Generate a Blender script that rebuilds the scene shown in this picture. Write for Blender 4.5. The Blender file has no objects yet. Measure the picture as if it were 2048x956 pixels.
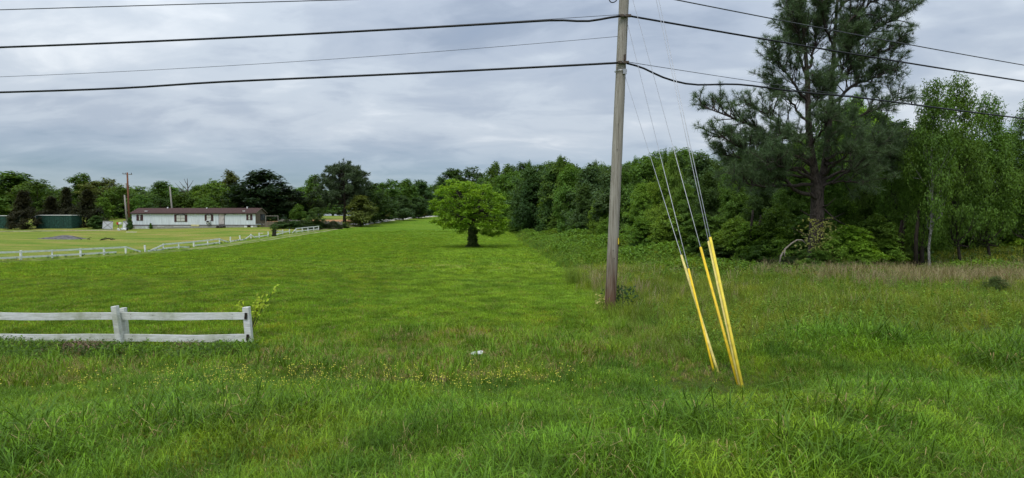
import bpy, math, random
import numpy as np
from mathutils import Vector, Matrix, Euler

# ------------------------------------------------------------------ camera, sky, sun, exposure
sc = bpy.context.scene
COL = sc.collection
EYE = 2.45
F = 1150.0                      # focal length in photo pixels (2048 wide)
PITCH = math.atan((478 - 440) / F)
cam_d = bpy.data.cameras.new("camera"); cam = bpy.data.objects.new("camera", cam_d); COL.objects.link(cam)
cam.location = (0, 0, EYE); cam.rotation_euler = (math.pi / 2 - PITCH, 0, 0)
cam_d.sensor_width = 36; cam_d.lens = 36 * F / 2048; cam_d.clip_start = .05; cam_d.clip_end = 6000
sc.camera = cam

SUN_EL, SUN_AZ = math.radians(62), math.radians(205)     # azimuth clockwise from +Y
world = bpy.data.worlds.new("World"); sc.world = world; world.use_nodes = True
wn, wl = world.node_tree.nodes, world.node_tree.links
wn.clear()


def N(nodes, t, **kw):
    n = nodes.new(t)
    for k, v in kw.items():
        if k.startswith("i_"):
            n.inputs[k[2:].replace("_", " ")].default_value = v
        else:
            setattr(n, k, v)
    return n


def math_node(nodes, links, op, a, b=None, c=None, clamp=False):
    n = nodes.new("ShaderNodeMath"); n.operation = op; n.use_clamp = clamp
    for i, v in enumerate((a, b, c)):
        if v is None: continue
        if hasattr(v, "is_linked"): links.new(v, n.inputs[i])
        else: n.inputs[i].default_value = v
    return n.outputs[0]


def mixrgb(nodes, links, fac, a, b, blend="MIX"):
    n = nodes.new("ShaderNodeMix"); n.data_type = "RGBA"; n.blend_type = blend
    for s, v in ((n.inputs[0], fac), (n.inputs[6], a), (n.inputs[7], b)):
        if hasattr(v, "is_linked"): links.new(v, s)
        else: s.default_value = v if not isinstance(v, tuple) else (*v[:3], 1)
    return n.outputs[2]


def ramp(nodes, links, fac, stops, interp="LINEAR"):
    n = nodes.new("ShaderNodeValToRGB"); n.color_ramp.interpolation = interp
    cr = n.color_ramp
    while len(cr.elements) < len(stops): cr.elements.new(.5)
    for e, (p, c) in zip(cr.elements, stops):
        e.position = p; e.color = (*c, 1) if not isinstance(c, (int, float)) else (c, c, c, 1)
    links.new(fac, n.inputs[0])
    return n.outputs[0]


def build_world():
    tc = N(wn, "ShaderNodeTexCoord")
    sep = N(wn, "ShaderNodeSeparateXYZ"); wl.new(tc.outputs["Generated"], sep.inputs[0])
    dx, dy, dz = sep.outputs
    M = lambda op, a, b=None, c=None, clamp=False: math_node(wn, wl, op, a, b, c, clamp)
    zc = M("MAXIMUM", dz, 0.0)
    den = M("ADD", zc, 0.20)
    cx = M("DIVIDE", dx, den); cy = M("DIVIDE", dy, den)
    cmb = N(wn, "ShaderNodeCombineXYZ"); wl.new(cx, cmb.inputs[0]); wl.new(cy, cmb.inputs[1])
    mp = N(wn, "ShaderNodeMapping"); wl.new(cmb.outputs[0], mp.inputs[0])
    mp.inputs["Rotation"].default_value = (0, 0, math.radians(14)); mp.inputs["Scale"].default_value = (.85, 1.25, 1)
    mp.inputs["Location"].default_value = (3.1, 1.7, 0)
    n1 = N(wn, "ShaderNodeTexNoise", i_Scale=.9, i_Detail=8.0, i_Roughness=.54, i_Distortion=.4)
    wl.new(mp.outputs[0], n1.inputs["Vector"])
    n2 = N(wn, "ShaderNodeTexNoise", i_Scale=3.0, i_Detail=6.0, i_Roughness=.55, i_Distortion=.5)
    wl.new(mp.outputs[0], n2.inputs["Vector"])
    s = M("ADD", M("MULTIPLY", n1.outputs[0], .68), M("MULTIPLY", n2.outputs[0], .32))
    cloud = ramp(wn, wl, s, [(.33, (3.15, 3.65, 4.4)), (.44, (3.95, 4.5, 5.3)), (.53, (4.6, 5.2, 5.95)), (.68, (6.5, 6.95, 7.45))], "EASE")
    sky = N(wn, "ShaderNodeTexSky"); sky.sky_type = "NISHITA"; sky.sun_disc = False
    sky.sun_elevation = SUN_EL; sky.sun_rotation = SUN_AZ; sky.air_density = 1.2; sky.dust_density = .6; sky.ozone_density = 2.0
    sk = mixrgb(wn, wl, 1.0, sky.outputs[0], (.40, .53, .68), "MULTIPLY")
    # thin cover low down: the blue shows under the cloud deck far away
    cov = N(wn, "ShaderNodeMapRange"); wl.new(zc, cov.inputs[0])
    cov.inputs[1].default_value = .04; cov.inputs[2].default_value = .16; cov.inputs[3].default_value = .42; cov.inputs[4].default_value = .97
    cov.interpolation_type = "SMOOTHSTEP"
    cv = M("ADD", cov.outputs[0], M("MULTIPLY", M("SUBTRACT", s, .5), 1.2), None, True)
    col = mixrgb(wn, wl, cv, sk, cloud)
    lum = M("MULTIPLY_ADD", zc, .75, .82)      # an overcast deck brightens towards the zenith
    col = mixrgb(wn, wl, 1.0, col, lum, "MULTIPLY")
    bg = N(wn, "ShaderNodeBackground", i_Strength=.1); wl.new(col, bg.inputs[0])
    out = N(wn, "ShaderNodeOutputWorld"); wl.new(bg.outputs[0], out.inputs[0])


build_world()
sun_d = bpy.data.lights.new("sun", "SUN"); sun_d.energy = 1.5; sun_d.angle = math.radians(25); sun_d.color = (1, .97, .92)
sun = bpy.data.objects.new("sun", sun_d); COL.objects.link(sun)
sdir = Vector((math.sin(SUN_AZ) * math.cos(SUN_EL), math.cos(SUN_AZ) * math.cos(SUN_EL), math.sin(SUN_EL)))
sun.rotation_euler = sdir.to_track_quat("Z", "Y").to_euler()
sc.view_settings.view_transform = "Standard"; sc.view_settings.look = "None"
sc.view_settings.exposure = 0.42; sc.view_settings.gamma = 1.0
sc.render.engine = "CYCLES"
sc.cycles.max_bounces = 6; sc.cycles.diffuse_bounces = 3; sc.cycles.transmission_bounces = 3; sc.cycles.transparent_max_bounces = 8
sc.cycles.use_denoising = True; sc.cycles.use_adaptive_sampling = True; sc.cycles.adaptive_threshold = .025

rng = np.random.default_rng(11)
random.seed(11)


# ------------------------------------------------------------------ geometry helpers
def ray(px, py):
    u, v = (px - 1024) / F, (478 - py) / F
    return np.array((u, math.cos(PITCH) + v * math.sin(PITCH), -math.sin(PITCH) + v * math.cos(PITCH)))


def at(px, py, d):
    r = ray(px, py); r = r * (d / r[1])
    return np.array((r[0], r[1], r[2] + EYE))


def xat(px, d): return (px - 1024) / F * d * (math.cos(PITCH))


def link(o, parent=None):
    COL.objects.link(o)
    if parent is not None: o.parent = parent
    return o


def tag(o, label=None, cat=None, group=None, kind=None):
    if label: o["label"] = label
    if cat: o["category"] = cat
    if group: o["group"] = group
    if kind: o["kind"] = kind
    return o


def empty(name, loc=(0, 0, 0), rz=0):
    o = bpy.data.objects.new(name, None); o.location = loc; o.rotation_euler = (0, 0, rz); o.empty_display_size = .2
    return link(o)


def mesh_np(name, v, f, mat, smooth=False):
    """v (n,3); f (m,k) of one face size"""
    me = bpy.data.meshes.new(name)
    v = np.asarray(v, dtype=np.float32); f = np.asarray(f, dtype=np.int32); k = f.shape[1]
    me.vertices.add(len(v)); me.vertices.foreach_set("co", v.ravel())
    me.loops.add(f.size); me.loops.foreach_set("vertex_index", f.ravel())
    me.polygons.add(len(f)); me.polygons.foreach_set("loop_start", np.arange(0, f.size, k, dtype=np.int32))
    if smooth: me.polygons.foreach_set("use_smooth", np.ones(len(f), dtype=bool))
    me.update(calc_edges=True)
    me.materials.append(mat)
    return me


class MB:
    def __init__(s): s.v = []; s.f = []

    def add(s, vs, fs):
        o = len(s.v); s.v += [tuple(map(float, q)) for q in vs]; s.f += [tuple(i + o for i in q) for q in fs]; return s

    def box(s, c, size, rot=None):
        x, y, z = [q / 2 for q in size]
        vs = [Vector(q) for q in ((-x, -y, -z), (x, -y, -z), (x, y, -z), (-x, y, -z), (-x, -y, z), (x, -y, z), (x, y, z), (-x, y, z))]
        if rot is not None:
            R = Euler(rot).to_matrix(); vs = [R @ q for q in vs]
        return s.add([q + Vector(c) for q in vs], [(0, 3, 2, 1), (4, 5, 6, 7), (0, 1, 5, 4), (1, 2, 6, 5), (2, 3, 7, 6), (3, 0, 4, 7)])

    def bar(s, a, b, w, h=None):
        """square bar from a to b; w across, h the upright size"""
        a, b = Vector(a), Vector(b); d = b - a; L = d.length; h = h or w
        q = d.to_track_quat("X", "Z")
        vs = []
        for xx in (0, L):
            for yy, zz in ((-w / 2, -h / 2), (w / 2, -h / 2), (w / 2, h / 2), (-w / 2, h / 2)):
                vs.append(a + q @ Vector((xx, yy, zz)))
        return s.add(vs, [(0, 3, 2, 1), (4, 5, 6, 7), (0, 1, 5, 4), (1, 2, 6, 5), (2, 3, 7, 6), (3, 0, 4, 7)])

    def tube(s, pts, rad, n=8, cap=True):
        pts = [Vector(p) for p in pts]
        if not hasattr(rad, "__len__"): rad = [rad] * len(pts)
        vs, fs = [], []
        ref = None
        for i, p in enumerate(pts):
            t = (pts[min(i + 1, len(pts) - 1)] - pts[max(i - 1, 0)]).normalized()
            if ref is None: ref = t.orthogonal().normalized()
            ref = (ref - t * ref.dot(t)); ref = ref.normalized() if ref.length > 1e-6 else t.orthogonal().normalized()
            b = t.cross(ref)
            for k in range(n):
                a = 2 * math.pi * k / n
                vs.append(p + (ref * math.cos(a) + b * math.sin(a)) * rad[i])
        for i in range(len(pts) - 1):
            for k in range(n):
                fs.append((i * n + k, i * n + (k + 1) % n, (i + 1) * n + (k + 1) % n, (i + 1) * n + k))
        if cap:
            fs.append(tuple(range(n - 1, -1, -1))); fs.append(tuple((len(pts) - 1) * n + k for k in range(n)))
        return s.add(vs, fs)

    def mesh(s, name, mat, smooth=False):
        me = bpy.data.meshes.new(name); me.from_pydata(s.v, [], s.f); me.materials.append(mat)
        if smooth: me.polygons.foreach_set("use_smooth", np.ones(len(me.polygons), dtype=bool))
        me.update(); return me

    def build(s, name, mat, parent=None, smooth=False, bevel=0):
        o = bpy.data.objects.new(name, s.mesh(name, mat, smooth)); link(o, parent)
        if bevel:
            b = o.modifiers.new("bevel", "BEVEL"); b.width = bevel; b.segments = 2
        return o


def copy_tree(o, parent=None):
    c = o.copy(); COL.objects.link(c)
    if parent is not None: c.parent = parent
    for ch in list(o.children): copy_tree(ch, c)
    return c


# ------------------------------------------------------------------ materials
def mat_new(name):
    m = bpy.data.materials.new(name); m.use_nodes = True
    nt = m.node_tree; nt.nodes.clear()
    out = nt.nodes.new("ShaderNodeOutputMaterial")
    return m, nt.nodes, nt.links, out


def plain(name, col, rough=.7, spec=.3, var=.15, scale=6, metal=0, bump=.0, bscale=40, streak=None):
    m, n, l, out = mat_new(name)
    p = N(n, "ShaderNodeBsdfPrincipled"); p.inputs["Roughness"].default_value = rough
    p.inputs["Specular IOR Level"].default_value = spec; p.inputs["Metallic"].default_value = metal
    tc = N(n, "ShaderNodeTexCoord")
    vec = tc.outputs["Object"]
    if streak:
        mp = N(n, "ShaderNodeMapping"); l.new(vec, mp.inputs[0]); mp.inputs["Scale"].default_value = streak; vec = mp.outputs[0]
    nz = N(n, "ShaderNodeTexNoise", i_Scale=scale, i_Detail=6.0, i_Roughness=.6); l.new(vec, nz.inputs["Vector"])
    lo = tuple(c * (1 - var * 2) for c in col); hi = tuple(min(1, c * (1 + var)) for c in col)
    l.new(ramp(n, l, nz.outputs[0], [(.3, lo), (.68, hi)]), p.inputs["Base Color"])
    if bump:
        b = N(n, "ShaderNodeBump", i_Strength=bump, i_Distance=.01)
        nb = N(n, "ShaderNodeTexNoise", i_Scale=bscale, i_Detail=4.0); l.new(vec, nb.inputs["Vector"])
        l.new(nb.outputs[0], b.inputs["Height"]); l.new(b.outputs[0], p.inputs["Normal"])
    l.new(p.outputs[0], out.inputs[0])
    return m


def leaf_mat(name, col=None, var=.55, trans=.35, yellow=.25, rough=.5, spec=.25, wscale=.35, patch=0):
    """leaves and blades: colour from the object (col None) or fixed; each leaf differs a little"""
    m, n, l, out = mat_new(name)
    geo = N(n, "ShaderNodeNewGeometry")
    if col is None:
        oi = N(n, "ShaderNodeObjectInfo"); base = oi.outputs["Color"]
    else:
        rgb = N(n, "ShaderNodeRGB"); rgb.outputs[0].default_value = (*col, 1); base = rgb.outputs[0]
    v = math_node(n, l, "MULTIPLY_ADD", geo.outputs["Random Per Island"], var, 1 - var * .5)
    c = mixrgb(n, l, 1.0, base, v, "MULTIPLY")
    wn_ = N(n, "ShaderNodeTexNoise", i_Scale=wscale, i_Detail=4.0, i_Roughness=.6); l.new(geo.outputs["Position"], wn_.inputs["Vector"])
    f = ramp(n, l, wn_.outputs[0], [(.38, 0.0), (.66, 1.0)])
    c2 = mixrgb(n, l, 1.0, c, (1.35, 1.12, .55), "MULTIPLY")
    c3 = mixrgb(n, l, math_node(n, l, "MULTIPLY", f, yellow), c, c2)
    if patch:
        pn = N(n, "ShaderNodeTexNoise", i_Scale=.55, i_Detail=3.0, i_Roughness=.6); l.new(geo.outputs["Position"], pn.inputs["Vector"])
        pf = ramp(n, l, pn.outputs[0], [(.50, 0.0), (.68, 1.0)])
        c3 = mixrgb(n, l, math_node(n, l, "MULTIPLY", pf, patch), c3, mixrgb(n, l, 1.0, c3, (1.9, 1.15, .9), "MULTIPLY"))
        dn = N(n, "ShaderNodeTexNoise", i_Scale=1.1, i_Detail=2.0); l.new(geo.outputs["Position"], dn.inputs["Vector"])
        c3 = mixrgb(n, l, 1.0, c3, ramp(n, l, dn.outputs[0], [(.36, (.62, .66, .62)), (.6, (1.08, 1.08, 1.05))]), "MULTIPLY")
    p = N(n, "ShaderNodeBsdfPrincipled"); p.inputs["Roughness"].default_value = rough; p.inputs["Specular IOR Level"].default_value = spec
    l.new(c3, p.inputs["Base Color"])
    t = N(n, "ShaderNodeBsdfTranslucent")
    l.new(mixrgb(n, l, 1.0, c3, (1.25, 1.15, .6), "MULTIPLY"), t.inputs[0])
    mx = N(n, "ShaderNodeMixShader"); mx.inputs[0].default_value = trans
    l.new(p.outputs[0], mx.inputs[1]); l.new(t.outputs[0], mx.inputs[2]); l.new(mx.outputs[0], out.inputs[0])
    return m


def bark_mat(name, a, b, sc_=(6, 6, 1.2), bump=.8):
    m, n, l, out = mat_new(name)
    p = N(n, "ShaderNodeBsdfPrincipled"); p.inputs["Roughness"].default_value = .9; p.inputs["Specular IOR Level"].default_value = .15
    tc = N(n, "ShaderNodeTexCoord"); mp = N(n, "ShaderNodeMapping"); l.new(tc.outputs["Object"], mp.inputs[0]); mp.inputs["Scale"].default_value = sc_
    nz = N(n, "ShaderNodeTexNoise", i_Scale=3.0, i_Detail=6.0, i_Roughness=.65); l.new(mp.outputs[0], nz.inputs["Vector"])
    l.new(ramp(n, l, nz.outputs[0], [(.35, a), (.65, b)]), p.inputs["Base Color"])
    bp = N(n, "ShaderNodeBump", i_Strength=bump, i_Distance=.03); l.new(nz.outputs[0], bp.inputs["Height"]); l.new(bp.outputs[0], p.inputs["Normal"])
    l.new(p.outputs[0], out.inputs[0])
    return m


def pole_mat():
    m, n, l, out = mat_new("weathered_pole_wood")
    p = N(n, "ShaderNodeBsdfPrincipled"); p.inputs["Roughness"].default_value = .88; p.inputs["Specular IOR Level"].default_value = .15
    tc = N(n, "ShaderNodeTexCoord"); mp = N(n, "ShaderNodeMapping"); l.new(tc.outputs["Object"], mp.inputs[0]); mp.inputs["Scale"].default_value = (14, 14, .45)
    nz = N(n, "ShaderNodeTexNoise", i_Scale=2.2, i_Detail=8.0, i_Roughness=.7); l.new(mp.outputs[0], nz.inputs["Vector"])
    grey = ramp(n, l, nz.outputs[0], [(.30, (.12, .10, .075)), (.46, (.31, .28, .235)), (.7, (.47, .435, .375))])
    brown = ramp(n, l, nz.outputs[0], [(.32, (.05, .028, .018)), (.5, (.15, .085, .055)), (.7, (.26, .18, .13))])
    sp = N(n, "ShaderNodeSeparateXYZ"); l.new(tc.outputs["Object"], sp.inputs[0])
    nb = N(n, "ShaderNodeTexNoise", i_Scale=3.0, i_Detail=3.0); l.new(mp.outputs[0], nb.inputs["Vector"])
    h = math_node(n, l, "MULTIPLY_ADD", nb.outputs[0], 2.6, sp.outputs[2])
    mr = N(n, "ShaderNodeMapRange"); l.new(h, mr.inputs[0])
    mr.inputs[1].default_value = 1.7; mr.inputs[2].default_value = 3.3; mr.inputs[3].default_value = 1; mr.inputs[4].default_value = 0
    l.new(mixrgb(n, l, mr.outputs[0], grey, brown), p.inputs["Base Color"])
    bp = N(n, "ShaderNodeBump", i_Strength=.9, i_Distance=.02); l.new(nz.outputs[0], bp.inputs["Height"]); l.new(bp.outputs[0], p.inputs["Normal"])
    l.new(p.outputs[0], out.inputs[0]); return m


def painted_wood_mat():
    m, n, l, out = mat_new("worn_white_paint")
    p = N(n, "ShaderNodeBsdfPrincipled"); p.inputs["Roughness"].default_value = .62; p.inputs["Specular IOR Level"].default_value = .3
    tc = N(n, "ShaderNodeTexCoord"); mp = N(n, "ShaderNodeMapping"); l.new(tc.outputs["Object"], mp.inputs[0]); mp.inputs["Scale"].default_value = (1.2, 8, 8)
    nz = N(n, "ShaderNodeTexNoise", i_Scale=3.0, i_Detail=8.0, i_Roughness=.72); l.new(mp.outputs[0], nz.inputs["Vector"])
    base = ramp(n, l, nz.outputs[0], [(.28, (.13, .11, .09)), (.36, (.55, .55, .52)), (.6, (.78, .785, .78))])
    n2 = N(n, "ShaderNodeTexNoise", i_Scale=1.3, i_Detail=5.0, i_Roughness=.6); l.new(tc.outputs["Object"], n2.inputs["Vector"])
    dirt = ramp(n, l, n2.outputs[0], [(.36, (.58, .61, .47)), (.5, (.92, .93, .88)), (.62, (1, 1, 1))])
    l.new(mixrgb(n, l, 1.0, base, dirt, "MULTIPLY"), p.inputs["Base Color"])
    bp = N(n, "ShaderNodeBump", i_Strength=.3, i_Distance=.004); l.new(nz.outputs[0], bp.inputs["Height"]); l.new(bp.outputs[0], p.inputs["Normal"])
    l.new(p.outputs[0], out.inputs[0]); return m


M_WHITE = painted_wood_mat()
M_POLE = pole_mat()
M_FARWHITE = plain("white_fence_paint", (.80, .81, .80), .6, .3, .12, 2.5)
M_BARK = bark_mat("grey_bark", (.035, .028, .022), (.14, .12, .10))
M_PINEBARK = bark_mat("pine_bark", (.022, .018, .016), (.105, .083, .072), (5, 5, 2))
M_BIRCHBARK = bark_mat("pale_bark", (.08, .075, .065), (.40, .39, .36), (4, 4, 3))
M_DARKBARK = bark_mat("dark_bark", (.018, .014, .011), (.07, .058, .046))
M_LEAF = leaf_mat("broad_leaves", None, .8, .36, .4, .5, .16)
M_NEEDLE = leaf_mat("pine_needles", None, .5, .12, .15, .45, .3)
M_STEEL = plain("galvanised_strand", (.42, .43, .45), .45, .5, .1, 30, .6)
M_HARD = plain("rusty_hardware", (.12, .09, .07), .7, .4, .2, 30, .4)
M_CABLE = plain("black_cable", (.010, .011, .014), .5, .35, .1)
M_WIRE = plain("grey_wire", (.06, .065, .075), .5, .4, .1)

# ------------------------------------------------------------------ terrain
CP = [  # photo px, py, distance
    (40, 519.5, 49), (290, 505.7, 61), (439, 491, 73), (536, 475.2, 85), (604, 464.5, 97.4), (637, 459.5, 104.6),
    (0, 560, 26), (300, 545, 28), (600, 520, 37), (760, 500, 46), (945, 495, 52), (860, 465, 100), (700, 455, 122), (865, 432, 195),
    (560, 500, 55), (268, 457.5, 108), (520, 456, 104), (100, 459, 104), (60, 480, 80), (230, 433, 150), (20, 440, 170), (690, 441, 140), (690, 449, 122),
    (420, 440, 150), (560, 440, 150),
    (1220, 622, 15.7), (1024, 560, 24), (600, 600, 17), (100, 640, 14),
    (60, 690, 11.4), (245, 690, 11.5), (497, 689, 11.6), (760, 660, 13), (1024, 650, 13.5),
    (200, 735, 9.7), (600, 735, 9.4), (1000, 722, 9.7), (1444, 748, 8.6), (1488, 778, 7.9), (1250, 735, 9.2),
    (200, 800, 7.3), (700, 810, 7.0), (1200, 810, 7.0), (200, 956, 3.95), (1024, 956, 3.9), (1850, 956, 3.95), (1600, 860, 5.3), (500, 870, 5.3),
    (1700, 700, 9.9), (2048, 600, 16.5), (2048, 760, 8.0), (1900, 565, 23), (1637, 548, 25.5), (1960, 503, 42), (2048, 478, 75), (1500, 535, 29.5),
    (1300, 520, 35), (1100, 492, 54), (1040, 462, 118), (1200, 487, 60), (1150, 475, 85), (1400, 600, 17.5), (1500, 470, 110), (1800, 455, 130),
]


def uv_of(x, y):
    yy = np.maximum(y, 0.5)
    return np.clip(x / (yy + 12), -1.35, 1.35) * 2.6, np.log(yy + 6) * 1.5


_pts = np.array([at(px, py, d) for px, py, d in CP])
_cx, _cy, _cz = _pts.T
_extra = np.array([(-6, .6, .75), (0, .6, .75), (6, .6, .75), (-20, 1, .7), (20, 1, .7), (-150, 260, 3.5), (0, 260, 4.5), (150, 260, 3.0), (-40, 8, .2), (40, 8, .25), (110, 60, 1.0), (-110, 60, .2), (-28, 11.3, -.03)])
_cx = np.r_[_cx, _extra[:, 0]]; _cy = np.r_[_cy, _extra[:, 1]]; _cz = np.r_[_cz, _extra[:, 2]]
_cu, _cv = uv_of(_cx, _cy)


def _tps(r2): return np.where(r2 > 0, r2 * np.log(r2 + 1e-12), 0)


_n = len(_cu)
_A = np.zeros((_n + 3, _n + 3)); _K = _tps((_cu[:, None] - _cu) ** 2 + (_cv[:, None] - _cv) ** 2)
_A[:_n, :_n] = _K + np.eye(_n) * .03; _P = np.c_[np.ones(_n), _cu, _cv]; _A[:_n, _n:] = _P; _A[_n:, :_n] = _P.T
_w = np.linalg.solve(_A, np.r_[_cz, 0, 0, 0])


def z_raw(x, y):
    x = np.asarray(x, float); y = np.asarray(y, float)
    sh = x.shape; xf, yf = x.ravel(), y.ravel()
    u, v = uv_of(xf, np.minimum(yf, 280)); z = np.zeros_like(u)
    for i in range(0, len(u), 20000):
        s = slice(i, i + 20000)
        z[s] = _tps((u[s, None] - _cu) ** 2 + (v[s, None] - _cv) ** 2) @ _w[:_n] + _w[_n] + _w[_n + 1] * u[s] + _w[_n + 2] * v[s]
    near = np.clip(1 - yf / 40, 0, 1)
    b = np.sin(xf * 1.7 + 1.3 * np.sin(yf * .9)) * np.sin(yf * 1.9 + .7 * xf) * .03 + np.sin(xf * 4.1 + yf * 2.3) * np.sin(yf * 5.2 - xf * 1.1) * .015
    return (z + b * near).reshape(sh)


GX = 165 * np.sinh(3.3 * np.linspace(-1, 1, 261)) / math.sinh(3.3)
GY = -10 + 285 * (np.exp(3.4 * np.linspace(0, 1, 250)) - 1) / (math.exp(3.4) - 1)
_gx, _gy = np.meshgrid(GX, GY)
GZ = z_raw(_gx, _gy)


def gz(x, y):
    """height of the ground sheet at x, y (bilinear on its own grid)"""
    x = np.asarray(x, float); y = np.asarray(y, float)
    xc = np.clip(x, GX[0], GX[-1] - 1e-6); yc = np.clip(y, GY[0], GY[-1] - 1e-6)
    i = np.clip(np.searchsorted(GX, xc, side="right") - 1, 0, len(GX) - 2); j = np.clip(np.searchsorted(GY, yc, side="right") - 1, 0, len(GY) - 2)
    fx = (xc - GX[i]) / (GX[i + 1] - GX[i]); fy = (yc - GY[j]) / (GY[j + 1] - GY[j])
    return (GZ[j, i] * (1 - fx) + GZ[j, i + 1] * fx) * (1 - fy) + (GZ[j + 1, i] * (1 - fx) + GZ[j + 1, i + 1] * fx) * fy


# woods edge and the border of the mown field (world x at distance y)
FIELD_EDGE = np.array([(1.7, 8), (2.3, 13), (2.6, 16), (2.7, 22), (2.6, 30), (2.0, 46), (1.4, 60), (1.3, 90), (1.5, 120), (-5, 200)])
def field_edge(y): return np.interp(y, FIELD_EDGE[:, 1], FIELD_EDGE[:, 0])
WOOD = np.array([(1.5, 112), (4, 95), (7.5, 80), (8.5, 64), (9.2, 48), (10.5, 38), (13, 30.5), (15, 27), (21, 26.5), (30, 42), (60, 60)])  # x, y of the edge
FENCE_X0, FENCE_Y0, FENCE_A = -41.9, 49.0, math.radians(82.5)
def fence_x(y): return FENCE_X0 + (y - FENCE_Y0) / math.tan(FENCE_A)


def in_strip(x, y):
    """the freshly mown lane along the brush, 0 to 1"""
    return np.clip((x - field_edge(y) + 6.5 + .05 * y) / 1.2, 0, 1) * (x < field_edge(y) + .5) * np.clip((y - 13) / 5, 0, 1)


def wood_depth(x, y):
    """> 0 behind the edge of the woods"""
    e = np.interp(x, WOOD[:, 0], WOOD[:, 1])
    return np.where(x < 1.0, -1, y - e)


def ground():
    xs = np.r_[-2500, -900, -400, -230, GX, 230, 400, 900, 2500]; ys = np.r_[-400, -60, GY, 340, 480, 900, 2600]
    X, Y = np.meshgrid(xs, ys); Z = gz(X, Y)
    nx, ny = len(xs), len(ys)
    v = np.c_[X.ravel(), Y.ravel(), Z.ravel()]
    i = (np.arange(ny - 1)[:, None] * nx + np.arange(nx - 1)).ravel()
    f = np.c_[i, i + 1, i + nx + 1, i + nx]
    m, n, l, out = mat_new("field_ground")
    at_ = N(n, "ShaderNodeAttribute", attribute_name="zone"); sp = N(n, "ShaderNodeSeparateColor"); l.new(at_.outputs["Color"], sp.inputs[0])
    geo = N(n, "ShaderNodeNewGeometry"); pos = geo.outputs["Position"]
    def nz(s, d=5.0, r=.6, vec=pos):
        k = N(n, "ShaderNodeTexNoise", i_Scale=s, i_Detail=d, i_Roughness=r); l.new(vec, k.inputs["Vector"]); return k.outputs[0]
    mp = N(n, "ShaderNodeMapping"); l.new(pos, mp.inputs[0]); mp.inputs["Scale"].default_value = (.3, 1, 1); mp.inputs["Rotation"].default_value = (0, 0, .12)
    big = nz(.13, 5.0, .55, mp.outputs[0]); mid = nz(.9, 6.0, .65); fine = nz(9.0, 6.0, .75); vf = nz(38.0, 3.0, .7)
    green = ramp(n, l, big, [(.30, (.115, .225, .014)), (.5, (.150, .270, .017)), (.7, (.195, .300, .024))])
    green = mixrgb(n, l, ramp(n, l, mid, [(.45, 0.0), (.72, .5)]), green, (.200, .270, .030))
    sp_ = ramp(n, l, fine, [(.34, (.42, .45, .42)), (.62, (1.2, 1.2, 1.15))])
    green = mixrgb(n, l, 1.0, green, sp_, "MULTIPLY")
    vf_ = ramp(n, l, vf, [(.35, (.6, .62, .6)), (.65, (1.15, 1.15, 1.1))]); green = mixrgb(n, l, 1.0, green, vf_, "MULTIPLY")
    dry = ramp(n, l, nz(.33, 5.0, .62, mp.outputs[0]), [(.36, (.135, .225, .026)), (.52, (.225, .265, .045)), (.68, (.36, .285, .095))])
    dry = mixrgb(n, l, 1.0, dry, sp_, "MULTIPLY")
    green = mixrgb(n, l, at_.outputs["Alpha"], green, mixrgb(n, l, 1.0, green, (1.35, 1.25, 1.5), "MULTIPLY"))
    c = mixrgb(n, l, sp.outputs[0], green, dry)
    soil = ramp(n, l, mid, [(.3, (.030, .038, .012)), (.7, (.075, .075, .028))])
    c = mixrgb(n, l, sp.outputs[1], c, soil)
    litter = ramp(n, l, mid, [(.3, (.016, .013, .008)), (.7, (.045, .035, .02))])
    c = mixrgb(n, l, sp.outputs[2], c, litter)
    p = N(n, "ShaderNodeBsdfPrincipled"); p.inputs["Roughness"].default_value = .95; p.inputs["Specular IOR Level"].default_value = .08
    l.new(c, p.inputs["Base Color"])
    bp = N(n, "ShaderNodeBump", i_Strength=1.0, i_Distance=.06); l.new(fine, bp.inputs["Height"])
    bp2 = N(n, "ShaderNodeBump", i_Strength=.7, i_Distance=.25); l.new(mid, bp2.inputs["Height"]); l.new(bp.outputs[0], bp2.inputs["Normal"])
    l.new(bp2.outputs[0], p.inputs["Normal"]); l.new(p.outputs[0], out.inputs[0])
    me = mesh_np("ground", v, f, m, True)
    x, y = v[:, 0], v[:, 1]
    dryz = np.clip((fence_x(y) + 1.5 - x) / 2.5, 0, 1) * (y > 30)
    # worn strip where the mown field meets the verge, and a paler patch in the field
    dryz = np.maximum(dryz, .45 * np.exp(-((y - 31 - .12 * x) / 4.0) ** 2) * (x < 2) * (x > -22))
    soilz = np.clip((x - field_edge(y)) / 1.2, 0, 1) * (y > 9)
    soilz = np.maximum(soilz, .75 * np.clip(1 - (y - 10) / 2.5, 0, 1))
    litz = np.clip((wood_depth(x, y) + .5) / 2, 0, 1)
    a = me.color_attributes.new("zone", "FLOAT_COLOR", "POINT")
    a.data.foreach_set("color", np.c_[dryz, soilz, litz, in_strip(x, y)].astype(np.float32).ravel())
    return tag(link(bpy.data.objects.new("ground", me)), "rolling grass field with a mown green middle", None, None, "structure")


ground()


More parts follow.
